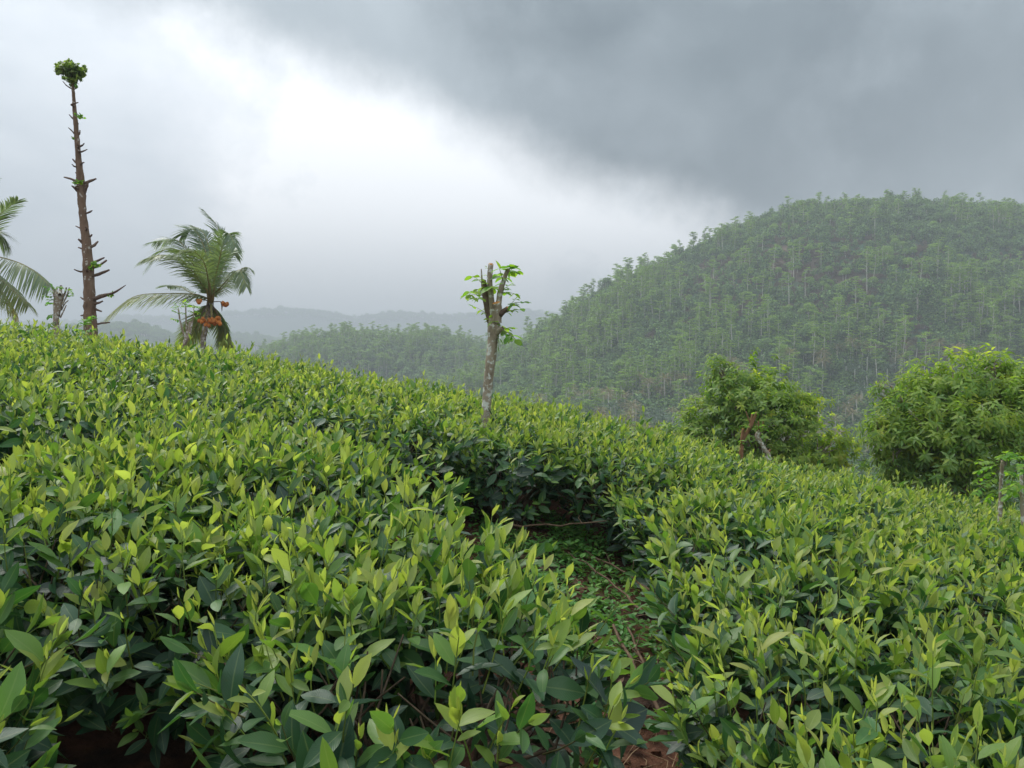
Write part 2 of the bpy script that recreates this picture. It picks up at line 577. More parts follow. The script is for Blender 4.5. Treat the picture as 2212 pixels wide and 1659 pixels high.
R_MAIN = skyl([(700, 960), (900, 850), (1000, 790), (1120, 717), (1200, 672), (1300, 600), (1400, 553), (1500, 508), (1600, 460), (1700, 424), (1800, 414), (1950, 405), (2050, 414),
               (2212, 436), (2500, 520), (3000, 700)], 9, 380)
R_MID = skyl([(300, 850), (450, 805), (540, 762), (620, 737), (700, 718), (770, 712), (850, 722), (930, 712), (1000, 727), (1060, 735), (1200, 750), (1500, 760)], 8, 500)
R_L = skyl([(-500, 690), (-200, 702), (0, 712), (140, 708), (230, 699), (300, 702), (400, 730), (460, 748), (560, 772), (700, 810)], 8, 950)
R_M2 = skyl([(200, 760), (400, 735), (470, 722), (530, 722), (620, 738), (760, 748), (900, 762), (1100, 780)], 8, 1250)
R_F = skyl([(-600, 680), (-300, 690), (0, 708), (200, 697), (300, 690), (400, 692), (480, 683), (550, 679), (610, 675), (680, 679), (740, 689), (770, 695), (850, 682), (900, 684), (960, 690),
            (1000, 686), (1050, 678), (1100, 676), (1200, 684), (1400, 700), (2200, 690)], 0, 2000)


def H(x, y):
    x = np.asarray(x, float)
    y = np.asarray(y, float)
    r = np.hypot(x, y)
    near = canopy(x, y) - BUSH_H + 0.03 * hash_noise(x * 2.2, y * 2.2) * (r < 30)
    floor = -24 + 3 * hash_noise(x / 60, y / 60, 3)
    z = np.maximum(near, floor)
    yy = np.maximum(y, 0.5 * r)
    u = x / np.maximum(yy, 1e-3)

    def S(t):
        t = np.clip(t, 0, 1)
        return t * t * (3 - 2 * t) * 0.55 + t * 0.45
    amp = np.clip((yy - 150) / 150, 0, 1)
    bumps = amp * (11 * hash_noise(x / 70, y / 90, 1) + 5 * hash_noise(x / 30, y / 40, 2))

    def ridge(R, toe, yc, back):
        c = np.interp(u, R[0], R[1])
        up = floor + (c - floor) * S((yy - toe) / (yc - toe))
        dn = c - (yy - yc) * back
        return np.where(yy < yc, up, dn) + bumps * np.clip(np.abs(yy - yc) / 60, 0.25, 1)
    for R, toe, yc, back in ((R_MAIN, 188, 380, 0.35), (R_MID, 330, 500, 0.3), (R_L, 700, 950, 0.3), (R_M2, 980, 1250, 0.3), (R_F, 1450, 2000, 0.2)):
        zr = np.where(yy > toe, ridge(R, toe, yc, back), -99)
        z = np.maximum(z, zr)
    return z


az = np.concatenate([np.linspace(-42, 42, 460), np.linspace(42, 318, 110)[1:-1]]) * math.pi / 180
rad = np.concatenate([[0.0], np.geomspace(0.4, 130, 130), np.geomspace(130, 560, 90)[1:], np.geomspace(560, 4200, 110)[1:], [6500, 9000]])
A, Rr = np.meshgrid(az, rad)
GX, GY = Rr * np.sin(A), Rr * np.cos(A)
GZ = H(GX, GY)
nr, na = GX.shape
gv = np.stack([GX, GY, GZ], 2).reshape(-1, 3)


def sheet(name, i0, i1, mat):
    ii, jj = np.meshgrid(np.arange(i0, i1), np.arange(na), indexing='ij')
    j2 = (jj + 1) % na
    q = np.stack([ii * na + jj, ii * na + j2, (ii + 1) * na + j2, (ii + 1) * na + jj], 2).reshape(-1, 4)
    q = q - i0 * na
    mb = MB()
    mb.add(gv[i0 * na:(i1 + 1) * na], q[:, ::-1])
    o = mb.build(name, mat)
    o['kind'] = 'structure'
    return o


k1 = int(np.searchsorted(rad, 45))
k2 = int(np.searchsorted(rad, 620))
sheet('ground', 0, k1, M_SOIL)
sheet('hill', k1, k2, M_VALLEY)
sheet('distant_ridges', k2, nr - 1, M_RIDGE)


# ------------------------------------------------------------------ tea bushes
def perp(d):
    a = np.cross(d, [0, 0, 1.0])
    if np.linalg.norm(a) < 1e-3:
        a = np.array([1.0, 0, 0])
    a = nrm(a)
    return a, np.cross(d, a)


def make_shoot(lv, mb, base, dirn, length, n, young, big, score):
    dirn = nrm(dirn)
    a, b = perp(dirn)
    bend = (a * rng.normal() + b * rng.normal()) * 0.12 * length
    pts = [base + dirn * length * t + bend * t * t for t in np.linspace(0, 1, 4)]
    mb.tube(pts, [0.0026, 0.0022, 0.0018, 0.0012], 3, age=0.25 + 0.6 * young, cap=False, mi=1)
    ph = rng.random() * 6.28
    for i in range(n):
        t = (i + 0.6) / n
        p = base + dirn * length * t + bend * t * t
        ph += 2.4 + rng.normal() * 0.3
        rad_ = a * math.cos(ph) + b * math.sin(ph)
        inc = math.radians(np.interp(t, [0, 0.55, 1], [82, 48, 17]) + rng.normal() * 17)
        d = dirn * math.cos(inc) + rad_ * math.sin(inc) + np.array([0, 0, -0.1 * (1 - t)])
        nn = dirn * math.sin(inc) - rad_ * math.cos(inc) + 0.25 * rng.normal(size=3)
        L = big * np.interp(t, [0, 0.5, 1], [1.0, 0.95, 0.62]) * (0.62 + 0.65 * rng.random())
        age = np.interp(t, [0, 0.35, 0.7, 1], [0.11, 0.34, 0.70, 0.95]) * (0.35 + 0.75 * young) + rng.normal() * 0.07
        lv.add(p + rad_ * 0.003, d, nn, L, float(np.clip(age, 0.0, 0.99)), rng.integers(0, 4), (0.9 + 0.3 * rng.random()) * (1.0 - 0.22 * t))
        score.append(p[2] + 0.5 * math.hypot(p[0], p[1]) + 0.5 * t * length)
    # bud
    lv.add(pts[-1], dirn + 0.2 * rng.normal(size=3), a, big * 0.42, float(np.clip(0.55 + 0.45 * young, 0, 0.99)), 2, 0.55)
    score.append(0.0)


def bush_proto(seed, R=0.53, h=BUSH_H, ntop=128, nside=100, ninner=190, big=0.103):
    global rng
    keep = rng
    rng = np.random.default_rng(seed)
    lv, mb, score = LV(), MB(), []
    lump = rng.random(6) * 6.28

    def Rf(th):
        return R * (1 + 0.10 * math.sin(2 * th + lump[0]) + 0.07 * math.sin(3 * th + lump[1]) + 0.05 * math.sin(5 * th + lump[2]))
    # woody frame
    ends = []
    for i in range(7):
        th = i / 7 * 6.28 + rng.normal() * 0.3
        e1 = np.array([math.cos(th) * 0.16, math.sin(th) * 0.16, h * 0.33])
        b0 = np.array([math.cos(th) * 0.03, math.sin(th) * 0.03, -0.06])
        mid = (b0 + e1) / 2 + rng.normal(size=3) * 0.015
        mb.tube([b0, mid, e1], [0.017, 0.015, 0.012], 5, cap=False)
        for k in range(4):
            th2 = th + rng.normal() * 0.6
            rr = Rf(th2) * (0.35 + 0.55 * rng.random())
            e2 = np.array([math.cos(th2) * rr, math.sin(th2) * rr, h * (0.72 - 0.12 * (rr / R) ** 2)])
            m2 = (e1 + e2) / 2 + np.array([0, 0, -0.02]) + rng.normal(size=3) * 0.02
            mb.tube([e1, m2, e2], [0.009, 0.007, 0.0045], 4, cap=False)
            ends.append(e2)
            for q in range(2):
                e3 = e2 + np.array([rng.normal() * 0.07, rng.normal() * 0.07, 0.10 + 0.05 * rng.random()])
                mb.tube([e2, (e2 + e3) / 2 + rng.normal(size=3) * 0.008, e3], [0.004, 0.0032, 0.0025], 3, cap=False)
    for i in range(ntop):
        th = rng.random() * 6.28
        f = math.sqrt(rng.random())
        rr = Rf(th) * f
        z = h * (1 - 0.20 * f ** 3.5) - 0.13 + rng.normal() * 0.025
        base = np.array([math.cos(th) * rr, math.sin(th) * rr, z])
        d = np.array([math.cos(th) * f * 0.45, math.sin(th) * f * 0.45, 1.0]) + rng.normal(size=3) * 0.16
        young = float(np.clip(rng.normal(0.92, 0.26), 0.15, 1.1))
        L = 0.12 + 0.08 * rng.random() + (0.09 if rng.random() < 0.14 else 0)
        make_shoot(lv, mb, base, d, L, rng.integers(5, 8), young, big * (0.78 + 0.3 * rng.random()), score)
    for i in range(nside):
        th = rng.random() * 6.28
        zf = 0.24 + 0.62 * rng.random()
        rr = Rf(th) * (0.86 + 0.12 * rng.random()) * (0.72 + 0.28 * zf)
        base = np.array([math.cos(th) * rr, math.sin(th) * rr, h * zf - 0.03])
        d = np.array([math.cos(th), math.sin(th), 0.55 + 0.4 * rng.random()]) + rng.normal(size=3) * 0.25
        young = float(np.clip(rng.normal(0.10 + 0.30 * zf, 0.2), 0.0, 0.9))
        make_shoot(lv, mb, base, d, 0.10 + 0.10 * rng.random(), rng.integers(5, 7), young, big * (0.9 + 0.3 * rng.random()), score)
    for i in range(ninner):
        th = rng.random() * 6.28
        f = math.sqrt(rng.random())
        rr = Rf(th) * f * 0.92
        p = np.array([math.cos(th) * rr, math.sin(th) * rr, h * (0.60 + 0.25 * rng.random()) - 0.1 * f])
        d = np.array([math.cos(th), math.sin(th), 0.1]) + rng.normal(size=3) * 0.5
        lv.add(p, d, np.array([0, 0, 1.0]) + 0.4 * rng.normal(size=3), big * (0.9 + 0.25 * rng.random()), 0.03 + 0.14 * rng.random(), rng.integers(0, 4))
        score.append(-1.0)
    rng = keep
    return lv, mb, np.array(score)


NLEAF = 300
LEAFM = leaf_meshes(TEA_HI, M_TEA, 8)
near_protos, far_protos = [], []
for s in range(7):
    lv, mb, sc = bush_proto(100 + s)
    order = np.argsort(-sc)
    rest = MB()
    lv.into(rest, TEA_HI, order[NLEAF:])
    near_protos.append((lv, order[:NLEAF], mb.mesh('branches', [M_TEAWOOD, M_TWIG]), rest.mesh('foliage', M_TEA)))
for s in range(5):
    lv, mb, sc = bush_proto(200 + s, ntop=150, nside=44, ninner=60, big=0.092)
    rest = MB()
    lv.into(rest, TEA_LO)
    far_protos.append((mb.mesh('branches', [M_TEAWOOD, M_TWIG]), rest.mesh('foliage', M_TEAF)))


def seg_dist(p, a, b):
    p, a, b = map(np.asarray, (p, a, b))
    t = np.clip(np.dot(p - a, b - a) / np.dot(b - a, b - a), 0, 1)
    return np.linalg.norm(p - a - t * (b - a))


PATHS = [((0.34, 0.4), (0.36, 2.9), 0.12), ((0.06, 3.4), (0.04, 4.3), 0.62), ((0.04, 4.3), (0.0, 4.7), 0.52),
         ((-1.2, 4.55), (0.2, 4.8), 0.08), ((-0.75, 0.9), (-0.95, 1.9), 0.20), ((3.6, 4.7), (6.2, 5.8), 0.2)]


def path_gap(x, y):
    return min(seg_dist((x, y), a, b) - w for a, b, w in PATHS)


# hand-set bushes next to the path, then a staggered planting over the rest of the slope
spots = [(-0.27, 2.10), (-0.94, 2.52), (-0.52, 2.68), (-1.72, 3.15), (-0.92, 3.42), (-1.95, 4.45), (-1.25, 4.08),
         (1.02, 1.50), (1.03, 2.22), (1.14, 2.96), (1.24, 3.70), (1.26, 4.45), (1.24, 5.2),
         (1.78, 2.0), (1.82, 2.75), (1.92, 3.5), (-2.05, 2.40), (-1.46, 1.42), (-1.85, 3.85), (-1.42, 3.45), (-1.52, 2.55)]
hand = len(spots)
gy = 1.0
row = 0
while gy < 12.5:
    gx = -0.95 * gy - 1.0 + (row % 2) * 0.36
    while gx < 0.95 * gy + 1.2:
        x, y = gx + rng.normal() * 0.06, gy + rng.normal() * 0.06
        lim = 0.80 * y + 0.9
        if abs(x) < lim and path_gap(x, y) > (0.44 if y < 4.7 else 0.30) and math.hypot(x, y) > 1.55 and min(math.hypot(x - a, y - b) for a, b in spots) > 0.55 and y < 9.6:
            spots.append((x, y))
        gx += 0.74
    gy += 0.64
    row += 1

HAND_LABELS = {0: 'nearest tea bush left of the red soil path at the bottom of the picture',
               1: 'dark-sided tea bush beside the deep gap at the lower left',
               2: 'tea bush with broad yellow-green shoots left of the path, behind the nearest one',
               4: 'tea bush left of the weedy stretch of path',
               6: 'last tea bush left of the path, before the cross gap',
               7: 'nearest tea bush right of the path, in the bottom right corner',
               8: 'second tea bush right of the red soil path, counted from the camera',
               9: 'tea bush overhanging the path from the right at mid length',
               12: 'tea bush at the far right end of the weedy path',
               16: 'tea bush at the left edge of the picture beyond the dark gap',
               17: 'tea bush in the lower left corner, its big leaves close to the camera'}
n_near = n_l = n_r = 0
NTH = ['nearest', 'second nearest', 'third nearest', 'fourth nearest', 'fifth nearest', 'sixth nearest', 'seventh nearest', 'eighth nearest', 'ninth nearest', 'tenth nearest', 'eleventh nearest', 'twelfth nearest', 'thirteenth nearest', 'far end']
POS = [q + ' of those beside it' if q != 'far end' else 'towards its far end' for q in NTH]
spots = spots[:hand] + sorted(spots[hand:], key=lambda q: math.hypot(*q))
for i, (x, y) in enumerate(spots):
    dist = math.hypot(x, y)
    z = float(H(x, y))
    s = 0.94 + 0.12 * rng.random()
    lab = HAND_LABELS.get(i)
    if lab is None:
        if dist < 5.2 and x < 0:
            lab = 'tea bush in the closed canopy left of the path, %s' % POS[min(n_l, 13)]
            n_l += 1
        elif dist < 5.2:
            lab = 'tea bush in the closed canopy right of the path, %s' % POS[min(n_r, 13)]
            n_r += 1
        else:
            px = 1106 + FPX * x / y
            if px < 260:
                lab = 'tea bush on the rising slope below the tall bare trunk'
            elif px < 620:
                lab = 'tea bush on the rising slope below the palm with orange coconuts'
            elif px < 960:
                lab = 'tea bush on the slope below the low hazy middle ridge'
            elif px < 1260:
                lab = 'tea bush in the back row around the foot of the middle stump'
            elif px < 1500:
                lab = 'tea bush on the falling slope below the valley palms'
            elif px < 1860:
                lab = 'tea bush on the falling slope in front of the pointed leafy tree'
            else:
                lab = 'tea bush on the falling slope in front of the right bushy tree'
            lab += ', along its crest' if y > 7.6 else ', partway up' if px < 1260 else ', partway down'
    t = thing('tea_bush', lab, 'tea bush', (x, y, z - 0.01), 'tea bushes planted over the slope')
    t.rotation_euler = (0, 0, rng.random() * 6.28)
    zs = s * (0.96 + 0.1 * rng.random()) * (1.0 if dist < 5.0 else 0.95 if x < 1.0 else 0.91)
    t.scale = (s, s, zs)
    if dist < 5.6 and abs(x) < 0.72 * y + 0.55:
        lv, sel, bm, fm = near_protos[int(rng.integers(0, 7))]
        lv.objects(t, LEAFM, sel)
        n_near += 1
    else:
        bm, fm = far_protos[int(rng.integers(0, 5))]
    link('branches', bm, t)['kind'] = 'stuff'
    fo = link('foliage', fm, t)
    fo['kind'] = 'stuff'
print('bushes', len(spots), 'near', n_near)


# ------------------------------------------------------------------ path: weeds, litter, sticks
def on_path(n, y0, y1, wmul=1.0):
    res = []
    while len(res) < n:
        y = y0 + (y1 - y0) * rng.random()
        x = (0.30 if y < 3.2 else 0.10) + rng.normal() * (0.2 if y < 3.2 else 0.31) * wmul
        res.append((x, y))
    return res


lv = LV()
for x, y in on_path(2900, 3.35, 6.0, 1.4):
    if hash_noise(np.float64(x * 5), np.float64(y * 5), 9) + 0.15 * rng.normal() < -0.10:
        continue
    z = float(H(x, y))
    hgt = 0.02 + 0.10 * rng.random() ** 2.5
    ph = rng.random() * 6.28
    for k in range(rng.integers(4, 8)):
        ph += 2.2
        d = np.array([math.cos(ph), math.sin(ph), 0.25 + 0.5 * rng.random()])
        lv.add(np.array([x, y, z + hgt * (0.4 + 0.6 * rng.random())]) + d * 0.008, d, np.array([0, 0, 1.0]) + 0.3 * rng.normal(size=3), 0.02 + 0.034 * rng.random(), 0.25 + 0.7 * rng.random(), rng.integers(0, 2))
for x, y in [(-0.85 + rng.normal() * 0.30, 1.2 + 1.0 * rng.random()) for _ in range(520)] + on_path(50, 1.5, 3.3):  # extra weeds with darkened leaves: deep shade of the lower-left gap painted into colour
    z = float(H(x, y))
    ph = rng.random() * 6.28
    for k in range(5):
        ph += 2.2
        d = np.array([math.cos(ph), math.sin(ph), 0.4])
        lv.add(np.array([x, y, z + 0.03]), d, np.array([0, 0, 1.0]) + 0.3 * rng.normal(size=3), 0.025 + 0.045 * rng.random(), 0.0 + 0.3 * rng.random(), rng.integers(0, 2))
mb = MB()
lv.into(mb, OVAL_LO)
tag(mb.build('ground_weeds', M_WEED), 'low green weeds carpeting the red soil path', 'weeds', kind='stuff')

mb = MB()
for x, y in on_path(420, 1.6, 5.6, 1.3):
    z = float(H(x, y)) + 0.004
    th = rng.random() * 6.28
    L = 0.05 + 0.16 * rng.random()
    d = np.array([math.cos(th), math.sin(th), rng.normal() * 0.12])
    p0 = np.array([x, y, z + 0.004])
    c = np.cross(d, [0, 0, 1]) * rng.normal() * 0.25
    mb.tube([p0, p0 + d * L * 0.5 + c * L + [0, 0, 0.008], p0 + d * L], [0.0018, 0.0016, 0.001], 3)
tag(mb.build('straw_litter', M_STRAW), 'pale dry straw and rootlets scattered on the path', 'litter', kind='stuff')

lv = LV()
for x, y in on_path(320, 1.6, 5.6, 1.4):
    th = rng.random() * 6.28
    lv.add(np.array([x, y, float(H(x, y)) + 0.012 + 0.01 * rng.random()]), np.array([math.cos(th), math.sin(th), 0.15 * rng.normal()]), np.array([0, 0, 1.0]) + 0.4 * rng.normal(size=3), 0.04 + 0.05 * rng.random(), 0.1, rng.integers(0, 4))
mb = MB()
lv.into(mb, TEA_LO)
tag(mb.build('leaf_litter', M_DRY), 'brown fallen leaves on the red soil path', 'litter', kind='stuff')

mb = MB()
ico_v = nrm(np.array([(a, b, c) for a in (-1, 1) for b in (-1, 1) for c in (-1, 1)] + [(1.3, 0, 0), (-1.3, 0, 0), (0, 1.3, 0), (0, -1.3, 0), (0, 0, 1.3), (0, 0, -1.3)], float))
ico_f = [(8, 4, 6), (8, 6, 7), (8, 7, 5), (8, 5, 4), (9, 2, 0), (9, 3, 2), (9, 1, 3), (9, 0, 1), (10, 6, 2), (10, 7, 6), (10, 3, 7), (10, 2, 3),
         (11, 0, 4), (11, 4, 5), (11, 5, 1), (11, 1, 0), (12, 5, 7), (12, 7, 3), (12, 3, 1), (12, 1, 5), (13, 4, 0), (13, 6, 4), (13, 2, 6), (13, 0, 2)]
for x, y in on_path(900, 1.3, 5.6, 1.5):
    s = 0.006 + 0.022 * rng.random() ** 3
    v = ico_v * (1 + 0.25 * rng.normal(size=(14, 1))) * s * np.array([1, 1, 0.7])
    mb.add(v + np.array([x, y, float(H(x, y)) + s * 0.2]), ico_f)
tag(mb.build('soil_clods', M_SOIL, smooth=False), 'crumbled red soil clods on the path', 'soil', kind='stuff')


def stick(pts, r0, r1, label):
    P_ = np.array([(x, y, float(H(x, y)) + dz) for x, y, dz in pts])
    base = P_[0].copy()
    n = 9
    t = np.linspace(0, len(P_) - 1, n)
    Q = np.stack([np.interp(t, np.arange(len(P_)), P_[:, k]) for k in range(3)], 1)
    Q[1:-1] += rng.normal(size=(n - 2, 3)) * 0.006
    m = MB()
    m.tube(Q - base, np.linspace(r0, r1, n), 6, bump=0.08)
    root = thing('dead_branch', label, 'branch', base)
    m.build('stem', M_DRY, root)
    for k in (3, 5, 6):
        d = nrm(np.array([rng.normal(), rng.normal(), 0.5]))
        m2 = MB()
        m2.tube([Q[k] - base, Q[k] - base + d * 0.06, Q[k] - base + d * 0.11 + rng.normal(size=3) * 0.01], [r1 * 0.7, r1 * 0.5, r1 * 0.3], 4)
        m2.build('twig', M_DRY, root)


stick([(0.62, 2.95, 0.05), (0.55, 3.3, 0.07), (0.50, 3.75, 0.10)], 0.011, 0.007, 'thick dry branch leaning on the right side of the path')
stick([(0.70, 3.05, 0.04), (0.60, 3.4, 0.06), (0.58, 3.8, 0.08)], 0.009, 0.006, 'thinner dry branch beside the thick one right of the path')
stick([(0.70, 4.0, 0.10), (0.55, 4.45, 0.10), (0.36, 4.9, 0.08)], 0.008, 0.004, 'long dry pruning lying across the upper end of the path')
stick([(0.80, 4.2, 0.14), (0.66, 4.6, 0.12), (0.48, 5.0, 0.08)], 0.007, 0.004, 'slender dry twig beside the long pruning at the path end')
stick([(-0.02, 5.0, 0.16), (0.3, 4.9, 0.24), (0.6, 4.85, 0.34)], 0.007, 0.004, 'bare brown twig sticking out of the back row over the path end')


def seedling(x, y, h, label, n=6, L=0.09, spread=0.5):
    root = thing('weed_plant', label, 'plant', (x, y, float(H(x, y))))
    m = MB()
    m.tube([(0, 0, -0.02), (0.005, 0, h * 0.5), (0.01, 0.01, h)], [0.004, 0.003, 0.002], 5, age=0.8)
    m.build('stem', M_TWIG, root)
    l = LV()
    ph = 0.3
    for i in range(n):
        ph += 2.0
        t = 0.45 + 0.55 * i / (n - 1)
        d = np.array([math.cos(ph), math.sin(ph), spread * t])
        l.add(np.array([0.01 * t, 0, h * t]), d, np.array([-math.cos(ph) * 0.4, -math.sin(ph) * 0.4, 1.0]), L * (1.1 - 0.4 * t), 0.5 + 0.4 * t, i)
    l.objects(root, GLIM, range(len(l.p)))


GLIM = leaf_meshes(OVAL_HI, M_GLI, 6)
seedling(-0.10, 4.25, 0.24, 'soft green broad-leaved weed at the upper left of the path', 9, 0.085)
seedling(-0.92, 1.72, 0.20, 'bright green seedling in the dark gap at the lower left', 7, 0.13)
seedling(0.34, 3.3, 0.12, 'small green weed in the middle of the path', 7, 0.06)


# ------------------------------------------------------------------ pollarded stumps, tall tree
K2212 = 2212.0 / 4096.0


class View:
    """measured outline points -> positions at the plant's own distance"""
    def __init__(s, ox, oy, sc, depth):
        s.ox, s.oy, s.sc, s.d = ox, oy, sc, depth
        s.m = K2212 / sc / FPX * depth           # metres per measured pixel

    def __call__(s, x, y, dd=0.0):
        return at((s.ox + x / s.sc) * K2212, (s.oy + y / s.sc) * K2212, s.d + dd)


def resample(P_, n):
    P_ = np.asarray(P_, float)
    k = np.arange(len(P_))
    t = np.linspace(0, len(P_) - 1, n)
    # Catmull-Rom through the points
    out_ = []
    for q in t:
        i = min(int(q), len(P_) - 2)
        f = q - i
        p0, p1, p2, p3 = P_[max(i - 1, 0)], P_[i], P_[i + 1], P_[min(i + 2, len(P_) - 1)]
        out_.append(0.5 * ((2 * p1) + (-p0 + p2) * f + (2 * p0 - 5 * p1 + 4 * p2 - p3) * f * f + (-p0 + 3 * p1 - 3 * p2 + p3) * f ** 3))
    return np.array(out_)


def limb(P_, w, sides, mat, name, parent, base, bump=0.05, n=None, cut=None):
    n = n or max(4, 4 * (len(P_) - 1))
    Q = resample(P_, n) - base
    r = np.interp(np.linspace(0, len(w) - 1, n), np.arange(len(w)), w) / 2
    m = MB()
    m.tube(Q, r, sides, bump=bump)
    o = m.build(name, mat, parent)
    if cut is not None:
        tan = nrm(Q[-1] - Q[-2])
        m2 = MB()
        m2.tube([Q[-1] - tan * r[-1] * 0.5, Q[-1] + tan * r[-1] * 0.25], [r[-1] * 1.04, r[-1] * 0.93], sides, bump=0.06)
        m2.build('cut_face', cut, o)
    return o


def pinnate(l, mtw, p, d, length, pairs, size, age, droop=0.25, k=0):
    """a twig with paired leaflets"""
    d = nrm(d)
    a = np.cross(d, [0, 0, 1.0])
    a = nrm(a) if np.linalg.norm(a) > 0.05 else np.array([1.0, 0, 0])
    pts = [p + d * length * t + np.array([0, 0, -droop * length * t * t]) for t in np.linspace(0, 1, 5)]
    mtw.tube(pts, np.linspace(0.0035, 0.0015, 5) * (size / 0.06), 4, age=0.75, cap=False)
    for i in range(pairs):
        t = 0.3 + 0.7 * i / max(pairs - 1, 1)
        q = p + d * length * t + np.array([0, 0, -droop * length * t * t])
        for s_ in (-1, 1):
            dd = a * s_ + d * 0.45 + np.array([0, 0, -0.35 + 0.3 * rng.normal()])
            l.add(q, dd, np.array([0, 0, 1.0]) + 0.35 * rng.normal(size=3), size * (0.8 + 0.4 * rng.random()), float(np.clip(age + rng.normal() * 0.15, 0, 0.99)), rng.integers(0, 2))
    l.add(pts[-1], d + np.array([0, 0, -0.3]), np.array([0, 0, 1.0]) + 0.2 * rng.normal(size=3), size, float(np.clip(age + 0.2, 0, 0.99)), 0)


def foot(v, x, y):
    p = v(x, y)
    return np.array([p[0], p[1], float(H(p[0], p[1])) - 0.05])


# --- the stump in the middle of the picture
v = View(1700, 1000, 2.2114, 6.2)
base = foot(v, 535, 1500)
root = thing('pollarded_tree', 'lichen-spotted pollarded stump with orange cut ends and fresh green leaves, standing in the tea', 'tree', base + [0, 0, 0.05])
base = base + [0, 0, 0.05]
m_ = v.m
limb([base - [0, 0, 0.1], v(540, 1500), v(552, 1250), v(578, 1000), v(600, 800), v(610, 690), v(612, 600)], [92 * m_, 82 * m_, 82 * m_, 86 * m_, 92 * m_, 118 * m_, 100 * m_], 14, M_BARKG, 'trunk', root, base, 0.045, 34)
limb([v(600, 680), v(568, 560, 0.02), v(540, 430, 0.03), v(518, 275, 0.03)], [80 * m_, 72 * m_, 62 * m_, 46 * m_], 10, M_STUB, 'branch', root, base, cut=M_STUB)
limb([v(515, 330, 0.02), v(503, 250, 0.02), v(498, 168, 0.02)], [20 * m_, 18 * m_, 12 * m_], 6, M_BARKG, 'branch', root, base)
limb([v(600, 640), v(588, 450, 0.01), v(572, 270), v(583, 125)], [60 * m_, 54 * m_, 46 * m_, 46 * m_], 10, M_BARKG, 'branch', root, base, cut=M_CUT)
limb([v(628, 640, -0.02), v(640, 520, -0.03), v(632, 470, -0.04)], [96 * m_, 86 * m_, 72 * m_], 10, M_BARKG, 'branch', root, base, cut=M_CUT)
limb([v(640, 600, -0.01), v(660, 400, -0.02), v(692, 280, -0.03), v(738, 162, -0.03)], [62 * m_, 52 * m_, 44 * m_, 34 * m_], 10, M_BARKG, 'branch', root, base)
limb([v(640, 590, -0.02), v(690, 545, -0.05), v(735, 515, -0.06)], [60 * m_, 50 * m_, 38 * m_], 8, M_STUB, 'branch', root, base, 0.12, cut=M_CUT)
limb([v(630, 740, -0.02), v(665, 705, -0.05), v(688, 690, -0.06)], [56 * m_, 46 * m_, 34 * m_], 8, M_BARKG, 'branch', root, base, 0.1, cut=M_STUB)
l, tw = LV(), MB()
for (x0, y0, x1, y1, np_, sz, ag) in [
        (500, 290, 425, 210, 2, 0.055, 0.6), (505, 380, 400, 335, 3, 0.05, 0.55), (505, 400, 365, 380, 3, 0.05, 0.7), (515, 440, 430, 400, 3, 0.045, 0.45),
        (540, 560, 420, 470, 2, 0.04, 0.5), (545, 570, 480, 520, 1, 0.03, 0.4), (560, 360, 540, 330, 3, 0.05, 0.5), (580, 330, 610, 300, 2, 0.075, 0.35),
        (570, 340, 470, 330, 3, 0.045, 0.8), (590, 260, 640, 200, 3, 0.05, 0.5), (580, 200, 545, 140, 3, 0.02, 0.8), (600, 230, 520, 210, 2, 0.03, 0.7),
        (690, 280, 660, 150, 2, 0.07, 0.4), (700, 260, 715, 180, 2, 0.065, 0.35), (725, 200, 755, 140, 3, 0.06, 0.4), (728, 190, 810, 185, 3, 0.055, 0.75),
        (720, 210, 780, 150, 2, 0.05, 0.45), (665, 380, 740, 300, 3, 0.045, 0.6), (665, 380, 790, 355, 2, 0.05, 0.75), (670, 390, 720, 360, 2, 0.04, 0.4),
        (690, 570, 800, 410, 3, 0.045, 0.6), (745, 480, 870, 440, 2, 0.05, 0.3), (700, 560, 780, 520, 2, 0.05, 0.35), (750, 480, 850, 480, 1, 0.055, 0.2),
        (600, 640, 590, 600, 2, 0.045, 0.6), (640, 680, 600, 610, 2, 0.045, 0.55), (685, 700, 740, 680, 3, 0.06, 0.75), (690, 705, 800, 760, 3, 0.075, 0.6),
        (690, 710, 710, 740, 2, 0.06, 0.5), (650, 760, 650, 820, 1, 0.055, 0.3), (575, 700, 570, 720, 2, 0.03, 0.2), (620, 350, 560, 290, 2, 0.07, 0.45)]:
    p0 = v(x0, y0, rng.normal() * 0.03) - base
    p1 = v(x1, y1, rng.normal() * 0.12) - base
    dv = p1 - p0
    pinnate(l, tw, p0, dv, float(np.linalg.norm(dv)), np_, sz * 1.3, ag + 0.3, 0.12)
l.objects(root, GLIM, range(len(l.p)))
tw.build('twigs', M_TWIG, root)

# --- slender stump at the far left
v = View(0, 200, 1.327, 14.0)
base = foot(v, 300, 1480)
root = thing('pollarded_tree', 'short pollarded stump with a broom of cut stubs, left of the tall bare trunk', 'tree', base + [0, 0, 0.05])
base = base + [0, 0, 0.05]
m_ = v.m
limb([base - [0, 0, 0.1], v(298, 1480), v(302, 1400), v(308, 1340), v(318, 1290)], [34 * m_, 30 * m_, 34 * m_, 44 * m_, 50 * m_], 10, M_BARKG, 'trunk', root, base, 0.06, 20)
for pts, w in (([(318, 1300), (322, 1270), (324, 1252)], 20), ([(330, 1320), (345, 1290), (352, 1262)], 12), ([(330, 1350), (352, 1310), (368, 1262)], 9),
               ([(325, 1380), (345, 1345), (362, 1330)], 9), ([(320, 1420), (335, 1390), (352, 1355)], 9), ([(300, 1330), (288, 1300), (285, 1270)], 14), ([(305, 1320), (300, 1280), (303, 1262)], 12)):
    limb([v(a, b, rng.normal() * 0.05) for a, b in pts], [w * m_, w * m_ * 0.85, w * m_ * 0.6], 6, M_BARKG, 'branch', root, base, cut=M_STUB)
l, tw = LV(), MB()
